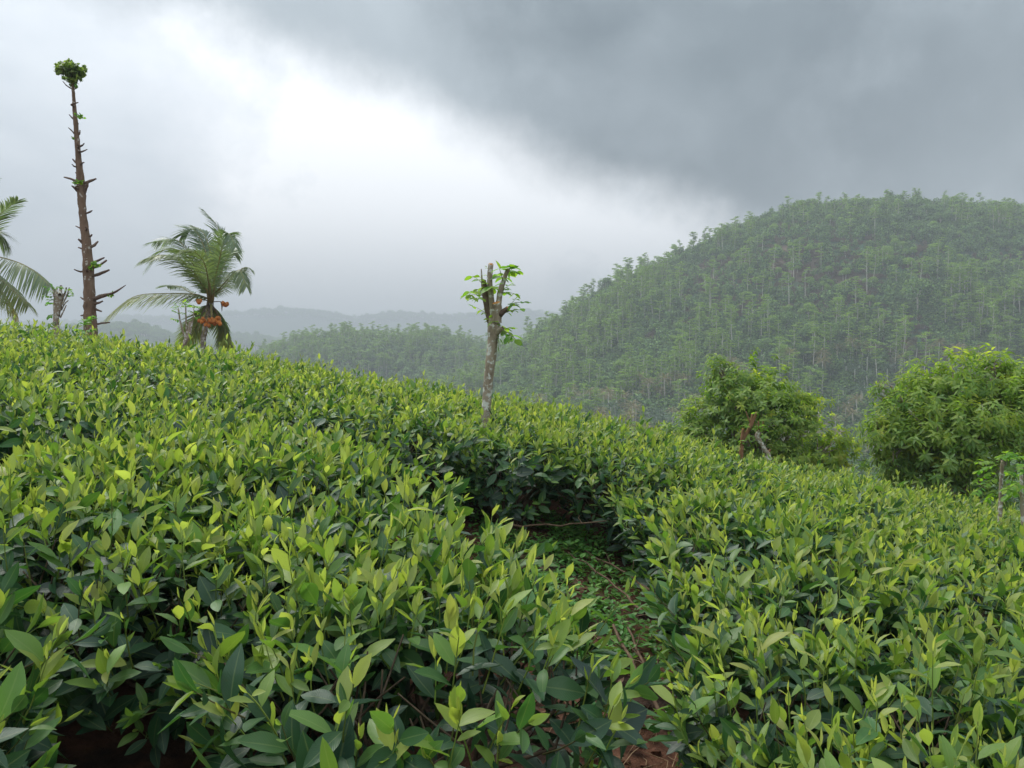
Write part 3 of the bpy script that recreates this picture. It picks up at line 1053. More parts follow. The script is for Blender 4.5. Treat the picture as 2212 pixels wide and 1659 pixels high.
for (x0, y0, x1, y1) in [(288, 1290, 250, 1260), (288, 1310, 240, 1300), (290, 1340, 255, 1345), (300, 1280, 280, 1250), (305, 1265, 320, 1245), (292, 1400, 262, 1410), (350, 1270, 375, 1275),
                         (345, 1300, 370, 1300), (295, 1440, 265, 1455), (290, 1300, 262, 1275), (292, 1330, 262, 1320)]:
    p0, p1 = v(x0, y0) - base, v(x1, y1, rng.normal() * 0.2) - base
    pinnate(l, tw, p0, p1 - p0, float(np.linalg.norm(p1 - p0)), 3, 0.075, 0.45, 0.1)
l.objects(root, GLIM, range(len(l.p)))
tw.build('twigs', M_TWIG, root)

# --- tall bare trunk with stubs and a ball of leaves on top
v = View(0, 200, 1.327, 16.0)
base = foot(v, 480, 1510)
root = thing('tall_lopped_tree', 'very tall brown trunk with lopped branch stubs and a round tuft of leaves on top', 'tree', base + [0, 0, 0.05])
base = base + [0, 0, 0.05]
m_ = v.m
limb([base - [0, 0, 0.2], v(481, 1510), v(476, 1350), v(470, 1200), v(456, 1000), v(438, 850), v(429, 720), v(420, 600), v(409, 480), v(401, 380), v(393, 280), v(387, 200), v(383, 130)],
     [72 * m_, 64 * m_, 59 * m_, 54 * m_, 43 * m_, 38 * m_, 40 * m_, 30 * m_, 25 * m_, 22 * m_, 18 * m_, 14 * m_, 10 * m_], 14, M_BARKT, 'trunk', root, base, 0.10, 70)
STUBS = [((418, 705), (340, 675), 12), ((445, 708), (512, 683), 14), ((438, 770), (468, 700), 20), ((415, 750), (380, 720), 12), ((425, 512), (447, 495), 8), ((425, 542), (462, 528), 8),
         ((412, 604), (385, 578), 11), ((412, 622), (382, 607), 8), ((428, 612), (447, 597), 9), ((398, 370), (367, 342), 8), ((402, 455), (362, 412), 7), ((402, 478), (380, 460), 7),
         ((410, 452), (424, 425), 9), ((452, 868), (490, 852), 10), ((440, 952), (402, 934), 9), ((448, 1035), (415, 1003), 16), ((450, 1058), (415, 1048), 11), ((478, 1048), (520, 1016), 14),
         ((485, 1132), (553, 1102), 12), ((485, 1158), (567, 1115), 13), ((455, 1172), (393, 1164), 10), ((485, 1202), (580, 1167), 17), ((495, 1350), (545, 1333), 13), ((495, 1362), (540, 1388), 13),
         ((500, 1458), (585, 1446), 10), ((455, 1322), (427, 1312), 10), ((384, 208), (333, 165), 6), ((390, 212), (410, 203), 6), ((470, 995), (488, 978), 10), ((460, 1412), (428, 1410), 10), ((415, 655), (400, 650), 8)]
for (a, b), (c, d), w in STUBS:
    dd = rng.normal() * 0.12
    mid = ((a + c) / 2 + rng.normal() * 3, (b + d) / 2 + rng.normal() * 3 + 2)
    limb([v(a, b), v(*mid, dd * 0.5), v(c, d, dd)], [w * 1.25 * m_, w * m_, w * 0.55 * m_], 7, M_STUB, 'branch_stub', root, base, 0.12)
limb([v(490, 1325), v(545, 1305, -0.1), v(605, 1288, -0.2), v(668, 1248, -0.3)], [26 * m_, 20 * m_, 12 * m_, 3 * m_], 8, M_STUB, 'branch_stub', root, base, 0.08)
for k_ in range(10):      # stubs on the faces towards and away from us
    yy_ = 300 + 110 * k_
    cx = np.interp(yy_, [200, 600, 1000, 1510], [387, 420, 456, 481])
    s_ = -1 if k_ % 2 else 1
    limb([v(cx, yy_, -0.02 * s_), v(cx + rng.normal() * 12, yy_ - 10, -0.17 * s_), v(cx + rng.normal() * 20, yy_ - 22, -0.30 * s_)], [11 * m_, 9 * m_, 5 * m_], 6, M_STUB, 'branch_stub', root, base, 0.12)


def tuft(lvv, c, rx, rz, n, size, a0, a1, flat=0.0, shell=0.55):
    for _ in range(n):
        q = nrm(rng.normal(size=3)) * (shell + (1 - shell) * rng.random()) * np.array([rx, rx, rz])
        d = nrm(q / np.array([rx, rx, rz])) + rng.normal(size=3) * 0.5
        lvv.add(c + q - d * size * 0.5, d, np.array([0, 0, 1.0]) + 0.6 * rng.normal(size=3), size * (0.75 + 0.5 * rng.random()), a0 + (a1 - a0) * rng.random(), rng.integers(0, 2), 1.3)


l = LV()
tuft(l, v(372, 108) - base, 72 * m_, 42 * m_, 420, 0.085, 0.1, 0.8)
tuft(l, v(400, 125) - base, 48 * m_, 40 * m_, 200, 0.085, 0.1, 0.7)
tuft(l, v(385, 168) - base, 26 * m_, 26 * m_, 60, 0.075, 0.1, 0.6)
for _ in range(14):
    a_ = rng.random() * 6.28
    tuft(l, v(375 + 78 * math.cos(a_), 108 + 48 * math.sin(a_), rng.normal() * 0.2) - base, 15 * m_, 12 * m_, 14, 0.075, 0.3, 0.9, shell=0.1)
mb = MB()
l.into(mb, OVAL_LO)
cr = mb.build('crown', M_BALL, root)
cr['kind'] = 'stuff'
l = LV()
for (x, y, r, n) in [(425, 350, 26, 34), (428, 700, 22, 22), (395, 705, 16, 12), (510, 1140, 34, 46), (480, 1158, 20, 18), (590, 1300, 26, 26), (386, 466, 9, 8), (404, 192, 12, 14)]:
    tuft(l, v(x, y, -0.12) - base, r * m_, r * m_ * 0.7, n, 0.06, 0.4, 1.0, shell=0.2)
mb = MB()
l.into(mb, OVAL_LO)
mb.build('leaf_tuft', M_GLI, root)


def young_sapling(v, pts, w, leaves, label, cut=True, bark=None, size=0.06, age=0.6, pairs=6, trunk_w=None):
    base = foot(v, *pts[0])
    root = thing('sprouting_sapling', label, 'tree', base + [0, 0, 0.05])
    base = base + [0, 0, 0.05]
    limb([base - [0, 0, 0.1]] + [v(*p) for p in pts], [w * 1.1 * v.m] + [w * v.m * (1 - 0.25 * i / len(pts)) for i in range(len(pts))], 10, bark or M_BARKG, 'trunk', root, base, 0.05, 20, cut=M_STUB if cut else None)
    l, tw = LV(), MB()
    for (x0, y0, x1, y1) in leaves:
        p0, p1 = v(x0, y0) - base, v(x1, y1, rng.normal() * 0.15) - base
        pinnate(l, tw, p0, p1 - p0, float(np.linalg.norm(p1 - p0)), pairs, size, age, 0.1)
    l.objects(root, GLIM, range(len(l.p)))
    tw.build('twigs', M_TWIG, root)
    return root, base


# feathery sprout at the foot of the tall trunk
v = View(0, 200, 1.327, 9.0)
young_sapling(v, [(455, 1560), (452, 1500), (450, 1460)], 6,
              [(452, 1500, 420, 1490), (452, 1490, 490, 1480), (450, 1480, 410, 1510), (450, 1470, 470, 1420), (450, 1460, 490, 1400), (452, 1510, 500, 1520), (452, 1500, 400, 1470), (452, 1480, 440, 1430), (452, 1530, 410, 1540)],
              'feathery light green sprout in front of the foot of the tall trunk', False, size=0.055, age=0.55)
# stump in front of the palm, with three upright shoots
v = View(350, 800, 2.553, 17.0)
root, base = young_sapling(v, [(965, 1600), (985, 1480), (1020, 1400), (1045, 1320), (1050, 1245)], 44,
                           [(930, 1130, 880, 1080), (930, 1110, 900, 1060), (925, 1100, 960, 1040), (1000, 1110, 980, 1050), (1005, 1100, 1040, 1060), (1000, 1090, 1000, 1030), (1085, 1100, 1060, 1070), (1085, 1090, 1130, 1080),
                            (1080, 1120, 1130, 1140), (1080, 1200, 1120, 1190), (930, 1160, 890, 1130), (940, 1230, 880, 1210), (1000, 1160, 960, 1140), (1085, 1150, 1050, 1130)],
                           'forked grey stump with three upright leafy shoots in front of the palm', size=0.08, age=0.7, pairs=3)
for pts, w in (([(1005, 1410), (970, 1330), (945, 1230), (928, 1110)], 26), ([(1015, 1400), (1012, 1300), (1005, 1200), (1003, 1080)], 24), ([(1055, 1330), (1075, 1240), (1083, 1160), (1088, 1080)], 14)):
    limb([v(a, b) for a, b in pts], [w * v.m, w * v.m * 0.8, w * v.m * 0.65, w * v.m * 0.5], 8, M_BARKG, 'branch', root, base)
# the two brown cut stumps before the right-hand trees
v = View(2500, 1300, 2.212, 9.3)
base = foot(v, 1030, 1140)
root = thing('pollarded_tree', 'orange-brown forked cut stump in front of the right-hand leafy tree', 'tree', base + [0, 0, 0.05])
base = base + [0, 0, 0.05]
m_ = v.m
limb([base - [0, 0, 0.1], v(1030, 1140), v(1035, 1060), v(1042, 1000), v(1046, 920)], [46 * m_, 38 * m_, 38 * m_, 40 * m_, 22 * m_], 9, M_BARKB, 'trunk', root, base, 0.06, 16, cut=M_CUT)
limb([v(1045, 1000), v(1090, 935), v(1130, 860), v(1165, 770)], [38 * m_, 32 * m_, 28 * m_, 18 * m_], 8, M_BARKB, 'branch', root, base)
limb([v(1105, 900), v(1118, 850), v(1124, 788)], [26 * m_, 22 * m_, 16 * m_], 8, M_BARKB, 'branch', root, base, cut=M_CUT)
limb([v(1112, 870), v(1090, 820), v(1070, 765)], [16 * m_, 13 * m_, 9 * m_], 6, M_BARKB, 'branch', root, base)
l, tw = LV(), MB()
for (x0, y0, x1, y1) in [(1160, 790, 1150, 770), (1060, 900, 1045, 885), (1065, 900, 1080, 890), (1035, 1040, 1025, 1020)]:
    p0, p1 = v(x0, y0) - base, v(x1, y1, -0.05) - base
    pinnate(l, tw, p0, p1 - p0, float(np.linalg.norm(p1 - p0)), 2, 0.05, 0.7, 0.1)
l.objects(root, GLIM, range(len(l.p)))
tw.build('twigs', M_TWIG, root)
base = foot(v, 1275, 1215)
root = thing('pollarded_tree', 'leaning grey stump with knobbly cut head, right of the orange-brown one', 'tree', base + [0, 0, 0.05])
base = base + [0, 0, 0.05]
limb([base - [0, 0, 0.1], v(1275, 1215), v(1240, 1110), v(1200, 1040), v(1170, 985), v(1195, 940)], [48 * m_, 42 * m_, 36 * m_, 38 * m_, 46 * m_, 40 * m_], 9, M_BARKG, 'trunk', root, base, 0.08, 22)
for pts, w in (([(1250, 1140), (1275, 1120), (1285, 1100)], 26), ([(1190, 950), (1185, 900), (1180, 850)], 18), ([(1200, 950), (1218, 910), (1222, 855)], 14), ([(1180, 960), (1165, 920), (1158, 870)], 12)):
    limb([v(a, b) for a, b in pts], [w * m_, w * m_ * 0.9, w * m_ * 0.6], 7, M_BARKB, 'branch_stub', root, base, 0.1)
l, tw = LV(), MB()
for (x0, y0, x1, y1) in [(1190, 910, 1150, 905), (1195, 920, 1235, 900), (1200, 920, 1215, 885), (1190, 920, 1170, 890), (1200, 930, 1240, 920)]:
    p0, p1 = v(x0, y0) - base, v(x1, y1, -0.06) - base
    pinnate(l, tw, p0, p1 - p0, float(np.linalg.norm(p1 - p0)), 3, 0.045, 0.8, 0.1)
l.objects(root, GLIM, range(len(l.p)))
tw.build('twigs', M_TWIG, root)
# two saplings at the right edge
v = View(3300, 1300, 1.843, 6.4)
young_sapling(v, [(1288, 1440), (1295, 1300), (1300, 1120), (1310, 1000)], 30,
              [(1300, 1010, 1130, 985), (1300, 1020, 1130, 1060), (1300, 1050, 1110, 1130), (1300, 1100, 1110, 1190), (1310, 990, 1290, 940), (1312, 990, 1400, 920), (1312, 1000, 1450, 950), (1305, 1080, 1410, 1080),
               (1305, 1120, 1440, 1170), (1305, 1180, 1430, 1240), (1300, 1200, 1200, 1260), (1312, 1000, 1340, 930), (1305, 1060, 1440, 1110)],
              'thin pale sapling with light green feathery leaves at the right edge', size=0.05, age=0.75, pairs=8)
v = View(3300, 1300, 1.843, 4.6)
young_sapling(v, [(1466, 1640), (1462, 1500), (1452, 1350), (1448, 1180), (1450, 1040)], 28,
              [(1450, 1050, 1480, 1000), (1450, 1060, 1500, 1060), (1450, 1150, 1340, 1200), (1450, 1200, 1340, 1250), (1450, 1180, 1520, 1200)],
              'bare slim trunk cut by the right edge of the picture', size=0.045, age=0.75, pairs=7)


# ------------------------------------------------------------------ palms
def frond(parent, pts, length_leaf, hang, age, seed, wind=(-0.25, 0, 0), n=84, twist=0.0, yellow=0.0):
    """pts: rachis control points (local). leaflets on both sides, hanging"""
    r_ = np.random.default_rng(seed)
    Q = resample(pts, n)
    tan = nrm(np.gradient(Q, axis=0))
    ml, mr = MB(), MB()
    mr.tube(Q[::3], np.interp(np.linspace(0, 1, len(Q[::3])), [0, 0.2, 1], [0.032, 0.02, 0.004]), 5)
    L0 = np.array(wind)
    for i in range(5, n):
        t = i / (n - 1)
        ln = 1.12 * length_leaf * np.interp(t, [0.08, 0.25, 0.6, 0.9, 1.0], [0.35, 0.9, 1.0, 0.6, 0.3])
        side = np.cross(tan[i], [0, 0, 1.0])
        if np.linalg.norm(side) < 0.2:
            side = np.array([0, 1.0, 0])
        side = nrm(side)
        for s_ in (-1, 1):
            if r_.random() < 0.04:
                continue
            d = nrm(side * s_ * 0.85 + tan[i] * (0.55 + 0.5 * t) + r_.normal(size=3) * 0.06 + np.array([0, 0, 0.25 - hang * 0.4]))
            w = 0.014 + 0.007 * r_.random()
            up = nrm(np.cross(d, tan[i]) * s_)
            nr_ = nrm(np.cross(up, d))
            p = Q[i]
            vs = []
            for k, tt in enumerate((0, 0.35, 0.7, 1.0)):
                c = p + d * ln * tt + (np.array([0, 0, -hang]) + L0) * ln * tt * tt * (0.55 + 0.25 * r_.random())
                hw = w * (0.6, 1.0, 0.75, 0.05)[k]
                vs += [c - nr_ * hw, c + nr_ * hw]
            f = [(0, 1, 3, 2), (2, 3, 5, 4), (4, 5, 7, 6)]
            ml.add(vs, f, float(np.clip(age + yellow * max(0, t - 0.3) * 1.2 + r_.normal() * 0.07, 0, 0.99)), r_.random())
    o = ml.build('frond', M_FROND, parent)
    mr.build('rachis', M_RACHIS, o)
    return o


def coconut_mesh():
    m = MB()
    th = np.linspace(0, math.pi, 7)
    ph = np.arange(10) / 10 * 2 * math.pi
    vs = [(math.sin(a) * math.cos(b) * (1 - 0.12 * math.cos(a)), math.sin(a) * math.sin(b) * (1 - 0.12 * math.cos(a)), 1.18 * math.cos(a)) for a in th for b in ph]
    fs = [(i * 10 + j, (i + 1) * 10 + j, (i + 1) * 10 + (j + 1) % 10, i * 10 + (j + 1) % 10) for i in range(6) for j in range(10)]
    m.add(vs, fs)
    return m.mesh('coconut', M_COCO)


COCO = coconut_mesh()
v = View(350, 800, 2.553, 24.0)
m_ = v.m
base = foot(v, 1180, 1540)
root = thing('coconut_palm', 'wind-blown palm with clusters of orange coconuts and pale spotted trunk', 'palm', base + [0, 0, 0.05])
base = base + [0, 0, 0.05]
limb([base - [0, 0, 0.2], (base + v(1185, 1540)) / 2, v(1180, 1560), v(1195, 1350), v(1225, 1200), v(1250, 1080), v(1258, 980)], [66 * m_, 60 * m_, 56 * m_, 54 * m_, 62 * m_, 74 * m_, 50 * m_], 14, M_BARKP, 'trunk', root, base, 0.03, 40)
CR = (1250, 1000)
FR = [  # rachis control points (x, y, depth offset), leaf length, hang, age, yellow
    ([CR, (1120, 700, 0.2), (930, 420, 0.4), (690, 430, 0.6)], 0.75, 0.55, 0.38, 0),
    ([CR, (1150, 780, -0.3), (1000, 560, -0.6), (800, 500, -0.8), (615, 690, -1.0)], 0.75, 0.5, 0.42, 0.1),
    ([CR, (1100, 760, -0.6), (930, 600, -1.1), (760, 560, -1.5), (590, 600, -1.8)], 0.7, 0.6, 0.5, 0.2),
    ([CR, (1245, 760, 0.2), (1190, 480, 0.4), (1080, 300, 0.5), (965, 360, 0.6)], 0.7, 0.5, 0.36, 0),
    ([CR, (1290, 760, 0.3), (1250, 520, 0.5), (1180, 330, 0.7), (1060, 260, 0.9)], 0.7, 0.45, 0.36, 0),
    ([CR, (1310, 760, 0.0), (1370, 500, -0.1), (1330, 280, -0.1), (1190, 110, -0.2)], 0.65, 0.35, 0.35, 0),
    ([CR, (1320, 720, -0.4), (1380, 470, -0.7), (1440, 340, -0.9), (1510, 480, -1.2)], 0.6, 0.6, 0.4, 0),
    ([CR, (1340, 800, 0.3), (1420, 600, 0.7), (1480, 500, 1.0), (1500, 560, 1.4)], 0.6, 0.7, 0.4, 0),
    ([CR, (1370, 880, -0.3), (1480, 760, -0.7), (1560, 720, -1.0), (1620, 880, -1.3)], 0.55, 0.9, 0.45, 0.1),
    ([CR, (1380, 900, 0.5), (1500, 760, 1.0), (1600, 690, 1.4), (1640, 690, 1.7)], 0.5, 0.9, 0.45, 0),
    ([(1235, 1010), (1100, 965, -0.3), (800, 955, -0.8), (480, 985, -1.2), (225, 1170, -1.5)], 0.75, 0.75, 0.55, 0.35),
    ([(1235, 1010), (1080, 960, 0.4), (930, 880, 0.9), (815, 880, 1.3)], 0.6, 0.4, 0.4, 0),
    ([CR, (1230, 800, -0.8), (1180, 620, -1.4), (1060, 520, -1.8), (880, 560, -2.1)], 0.75, 0.5, 0.45, 0.1),
    ([CR, (1290, 820, 0.9), (1300, 640, 1.6), (1250, 480, 2.0), (1150, 420, 2.3)], 0.7, 0.5, 0.34, 0),
    ([(1240, 1060), (1160, 1180, 0.3), (1090, 1330, 0.5), (1000, 1540, 0.6)], 0.6, 0.35, 0.60, 0.2),
    ([(1250, 1070), (1170, 1230, 0.5), (1080, 1400, 0.8), (960, 1510, 1.0)], 0.6, 0.4, 0.62, 0.25),
    ([(1265, 1070), (1330, 1180, 0.2), (1400, 1310, 0.3), (1490, 1500, 0.4)], 0.6, 0.5, 0.5, 0.35),
    ([(1265, 1070), (1340, 1220, 0.4), (1390, 1350, 0.6), (1420, 1520, 0.8)], 0.5, 0.5, 0.5, 0.25),
]
for i, (pts, ll, hang, ag, yel) in enumerate(FR):
    frond(root, [v(*p) - base for p in pts], ll, hang, ag, 40 + i, yellow=yel)
# boots, stalks and coconuts
for (x0, y0, x1, y1, w, mt) in [(1240, 1090, 1130, 1330, 16, M_RACHIS), (1250, 1090, 1180, 1380, 12, M_RACHIS), (1255, 1090, 1290, 1200, 14, M_STUB), (1235, 1060, 1160, 1180, 14, M_STUB), (1280, 1080, 1340, 1180, 14, M_STUB),
                                (1230, 1030, 1150, 1020, 12, M_STUB), (1290, 1040, 1390, 1045, 10, M_STUB), (1240, 1040, 1215, 900, 26, M_RACHIS), (1275, 1040, 1300, 880, 28, M_RACHIS), (1262, 1040, 1250, 850, 26, M_RACHIS),
                                (1300, 960, 1370, 900, 10, M_RACHIS), (1300, 980, 1385, 930, 8, M_RACHIS), (1262, 1070, 1270, 1200, 26, M_RACHIS), (1240, 1080, 1235, 1200, 20, M_STUB)]:
    limb([v(x0, y0, -0.1), v((x0 + x1) / 2, (y0 + y1) / 2 - 6, -0.45), v(x1, y1, -0.6)], [w * m_, w * m_ * 0.85, w * m_ * 0.5], 7, mt, 'leaf_stalk', root, base)
limb([v(1360, 1040, -0.3), v(1372, 1080, -0.35), v(1372, 1140, -0.35)], [6 * m_, 16 * m_, 3 * m_], 7, M_STUB, 'spathe', root, base)
NUTS = [(1140, 1232), (1168, 1240), (1178, 1210), (1240, 1222), (1215, 1252), (1238, 1282), (1266, 1250), (1272, 1218), (1298, 1262), (1306, 1228), (1330, 1248), (1340, 1205), (1352, 1262), (1322, 1205), (1190, 1225), (1255, 1235), (1285, 1240),
        (1140, 1045), (1128, 1030), (1155, 1028), (1395, 1065), (1412, 1072), (1425, 1062), (1385, 1050), (1345, 1230), (1205, 1275)]
for (x, y) in NUTS:
    o = link('coconut', COCO, root)
    s_ = (17 + 4 * rng.random()) * m_
    o.location = tuple(v(x, y, -0.75 - 0.25 * rng.random()) - base)
    o.scale = (s_, s_, s_)
    o.rotation_euler = (rng.normal() * 0.4, rng.normal() * 0.4, rng.random() * 6)

# palm cut by the left edge
v = View(0, 200, 1.327, 21.0)
m_ = v.m
base = foot(v, -190, 1500)
root = thing('coconut_palm', 'palm at the left edge, only its drooping fronds in the picture', 'palm', base + [0, 0, 0.05])
base = base + [0, 0, 0.05]
limb([base - [0, 0, 0.2], (base + v(-185, 1500)) / 2, v(-180, 1450), v(-165, 1250), v(-160, 1120)], [52 * m_, 46 * m_, 42 * m_, 42 * m_, 34 * m_], 12, M_BARKP, 'trunk', root, base, 0.03, 26)
C2 = (-158, 1110)
for i, (pts, ll, hang, ag, yel) in enumerate([
        ([C2, (-110, 1010), (-30, 900, -0.2), (92, 800, -0.3)], 0.8, 0.3, 0.4, 0), ([C2, (-60, 1090, -0.4), (90, 1125, -0.9), (190, 1180, -1.1), (265, 1255, -1.3)], 0.75, 0.9, 0.45, 0.1),
        ([C2, (-70, 1160, -0.2), (30, 1240, -0.5), (150, 1350, -0.8)], 0.7, 0.8, 0.5, 0.3), ([C2, (-80, 1200, 0.2), (20, 1290, 0.4), (90, 1400, 0.6)], 0.6, 0.9, 0.6, 0.5), ([C2, (-100, 980, 0.5), (-30, 960, 0.9), (30, 1010, 1.1)], 0.75, 0.7, 0.42, 0),
        ([C2, (-190, 920), (-260, 760, 0.3), (-370, 690, 0.5)], 0.75, 0.4, 0.4, 0), ([C2, (-260, 1000, -0.3), (-420, 960, -0.6), (-560, 1080, -0.8)], 0.75, 0.7, 0.4, 0), ([C2, (-240, 1100, 0.3), (-390, 1180, 0.6), (-480, 1340, 0.8)], 0.7, 0.9, 0.5, 0.2),
        ([C2, (-160, 900, -0.8), (-150, 780, -1.6), (-120, 720, -2.2)], 0.75, 0.5, 0.4, 0), ([C2, (-120, 930, 0.3), (-80, 780, 0.5), (-40, 690, 0.7)], 0.7, 0.4, 0.38, 0), ([C2, (-200, 1200, -0.3), (-260, 1320, -0.6), (-300, 1450, -0.8)], 0.6, 0.6, 0.6, 0.4)]):
    frond(root, [v(*p) - base for p in pts], ll, hang, ag, 80 + i, yellow=yel)


# ------------------------------------------------------------------ two leafy trees on the right slope
def leafy_tree(label, lobes, depth, leafsize, tm, clusters, per, droop, agefn, seed, base_px):
    global rng
    keep = rng
    rng = np.random.default_rng(seed)
    pb = at(*base_px, depth)
    base = np.array([pb[0], pb[1], float(H(pb[0], pb[1]))])
    root = thing('leafy_tree', label, 'tree', base)
    L = []
    for (X, Y, r, dd) in lobes:
        L.append((at(X, Y, depth + dd) - base, r / FPX * depth))
    zlo = min(c[2] - r for c, r in L)
    fork = np.array([0, 0, max(0.5, 0.35 * max(c[2] for c, r in L))])
    m = MB()
    m.tube(resample([(0, 0, -0.15), fork * 0.5 + [0.04, 0.02, 0], fork], 8), np.linspace(0.13, 0.09, 8), 10, bump=0.05)
    m.build('trunk', M_BARKG, root)
    lim = MB()
    lv = LV()
    for c, r in L:
        mid = (fork + c) / 2 + rng.normal(size=3) * 0.15
        lim.tube(resample([fork, mid, c], 8), np.linspace(0.055, 0.02, 8), 6, bump=0.05)
        for _ in range(9):
            e = c + nrm(rng.normal(size=3)) * r * 0.8
            lim.tube(resample([c * 0.7 + mid * 0.3, (c + e) / 2 + rng.normal(size=3) * 0.05, e], 5), np.linspace(0.016, 0.006, 5), 4)
    lim.build('limbs', M_BARKG, root)
    wsum = sum(r * r for c, r in L)
    for c, r in L:
        for _ in range(int(clusters * r * r / wsum)):
            q = nrm(rng.normal(size=3))
            q[2] = abs(q[2]) * (1 if rng.random() < 0.72 else -1)
            rr = r * (1.0 - 0.45 * rng.random() ** 2.2) * (1 + 0.30 * math.sin(q[0] * 5 + c[0] * 3) * math.sin(q[2] * 6 + c[2]) + 0.16 * rng.normal())
            p = c + q * rr
            if p[2] < 0.3 or hash_noise(np.float64(p[0] * 3.1 + p[1] * 1.7), np.float64(p[2] * 3.3), seed) < -0.24:
                continue
            axis = nrm(q + np.array([0, 0, 0.55]) + rng.normal(size=3) * 0.35)
            a, b = perp(axis)
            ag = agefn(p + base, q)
            ph = rng.random() * 6.28
            for k in range(per):
                ph += 2.4
                t = k / per
                rad_ = a * math.cos(ph) + b * math.sin(ph)
                d = axis * (0.35 + 0.5 * t) + rad_ + np.array([0, 0, -droop])
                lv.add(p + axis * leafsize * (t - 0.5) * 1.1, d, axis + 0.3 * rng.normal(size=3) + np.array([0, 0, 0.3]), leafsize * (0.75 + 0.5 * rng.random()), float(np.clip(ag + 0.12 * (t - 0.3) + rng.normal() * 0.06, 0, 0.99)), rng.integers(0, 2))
    P_ = np.array(lv.p)
    dist = np.linalg.norm(P_ + base - np.array([0, 0, CAMZ]), axis=1) - 0.25 * P_[:, 2]
    order = np.argsort(dist)
    lv.objects(root, leaf_meshes(tm, M_TREEA, 8), order[:300])
    mb = MB()
    lv.into(mb, tm, order[300:])
    o = mb.build('crown', M_TREEA, root)
    o['kind'] = 'stuff'
    rng = keep


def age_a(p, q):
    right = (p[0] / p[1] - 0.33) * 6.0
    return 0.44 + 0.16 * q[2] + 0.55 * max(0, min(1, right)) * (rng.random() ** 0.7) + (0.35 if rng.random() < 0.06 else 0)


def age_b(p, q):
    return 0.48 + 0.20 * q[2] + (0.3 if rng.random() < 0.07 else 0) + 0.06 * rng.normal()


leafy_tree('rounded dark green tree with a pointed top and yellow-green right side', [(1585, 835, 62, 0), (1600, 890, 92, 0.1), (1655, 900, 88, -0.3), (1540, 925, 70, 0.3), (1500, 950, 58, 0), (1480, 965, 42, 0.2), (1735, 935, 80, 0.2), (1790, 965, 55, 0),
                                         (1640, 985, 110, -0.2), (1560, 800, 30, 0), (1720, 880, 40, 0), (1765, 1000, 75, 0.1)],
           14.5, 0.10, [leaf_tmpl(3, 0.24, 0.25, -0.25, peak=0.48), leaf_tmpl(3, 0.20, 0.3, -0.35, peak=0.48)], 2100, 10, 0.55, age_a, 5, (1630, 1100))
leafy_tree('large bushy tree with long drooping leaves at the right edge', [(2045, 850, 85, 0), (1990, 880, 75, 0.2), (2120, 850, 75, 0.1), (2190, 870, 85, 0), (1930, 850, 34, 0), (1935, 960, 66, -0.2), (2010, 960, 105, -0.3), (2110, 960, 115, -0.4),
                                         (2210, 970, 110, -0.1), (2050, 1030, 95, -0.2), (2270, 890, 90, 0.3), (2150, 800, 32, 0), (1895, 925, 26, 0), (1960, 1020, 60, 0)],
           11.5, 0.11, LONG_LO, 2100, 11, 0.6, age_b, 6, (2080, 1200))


# ------------------------------------------------------------------ forest on the hill
def clump_quads(mb, c, r, rz, n, size, a0, a1, up=0.6, mi=0, shell=0.6):
    q = nrm(rng.normal(size=(n, 3)))
    rad_ = (shell + (1 - shell) * rng.random((n, 1)))
    P_ = c + q * rad_ * np.array([r, r, rz])
    nn = nrm(q * (1 - up) + np.array([0, 0, up]) + rng.normal(size=(n, 3)) * 0.35)
    a = nrm(np.cross(nn, rng.normal(size=(n, 3))))
    b = np.cross(nn, a)
    s = size * (0.6 + 0.8 * rng.random((n, 1)))
    V = np.stack([P_ - a * s, P_ - b * s * 0.7, P_ + a * s, P_ + b * s * 0.7], 1).reshape(-1, 3)
    F = np.arange(n * 4).reshape(-1, 4)
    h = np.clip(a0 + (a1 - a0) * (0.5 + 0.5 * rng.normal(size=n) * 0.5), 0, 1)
    mb.add(V, F, np.repeat(h, 4), np.repeat(rng.random(n), 4), None, mi)


def slim_tree(seed, h, ntier, spread, low):
    global rng
    keep = rng
    rng = np.random.default_rng(seed)
    tr, cr = MB(), MB()
    bx, by = rng.normal() * 0.35, rng.normal() * 0.35
    path = resample([(0, 0, -1.5), (bx * 0.4, by * 0.4, h * 0.33), (bx, by, h * 0.66), (bx * 0.7 + 0.2, by * 0.8, h)], 8)
    tr.tube(path, np.linspace(0.19, 0.06, 8), 5)
    for k in range(ntier):
        t = low + (1 - low) * (k / (ntier - 1)) ** 0.9
        c0 = np.array([np.interp(t * 7, range(8), path[:, i]) for i in range(3)])
        c0[2] = h * t
        th = rng.random() * 6.28
        rr = spread * (0.25 + 0.75 * rng.random()) * (1.15 - 0.7 * abs(t - (low + 0.35 * (1 - low))))
        c = c0 + np.array([math.cos(th) * rr, math.sin(th) * rr, 0.5 + 0.4 * rng.random()])
        tr.tube([c0 - [0, 0, 0.5], (c0 + c) / 2, c], [0.06, 0.045, 0.02], 3, cap=False)
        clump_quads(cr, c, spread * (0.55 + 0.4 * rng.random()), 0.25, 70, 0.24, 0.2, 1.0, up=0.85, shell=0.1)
    clump_quads(cr, np.array([path[-1][0], path[-1][1], h]), spread * 0.5, 0.3, 50, 0.22, 0.4, 1.0, up=0.8, shell=0.1)
    rng = keep
    return tr, cr


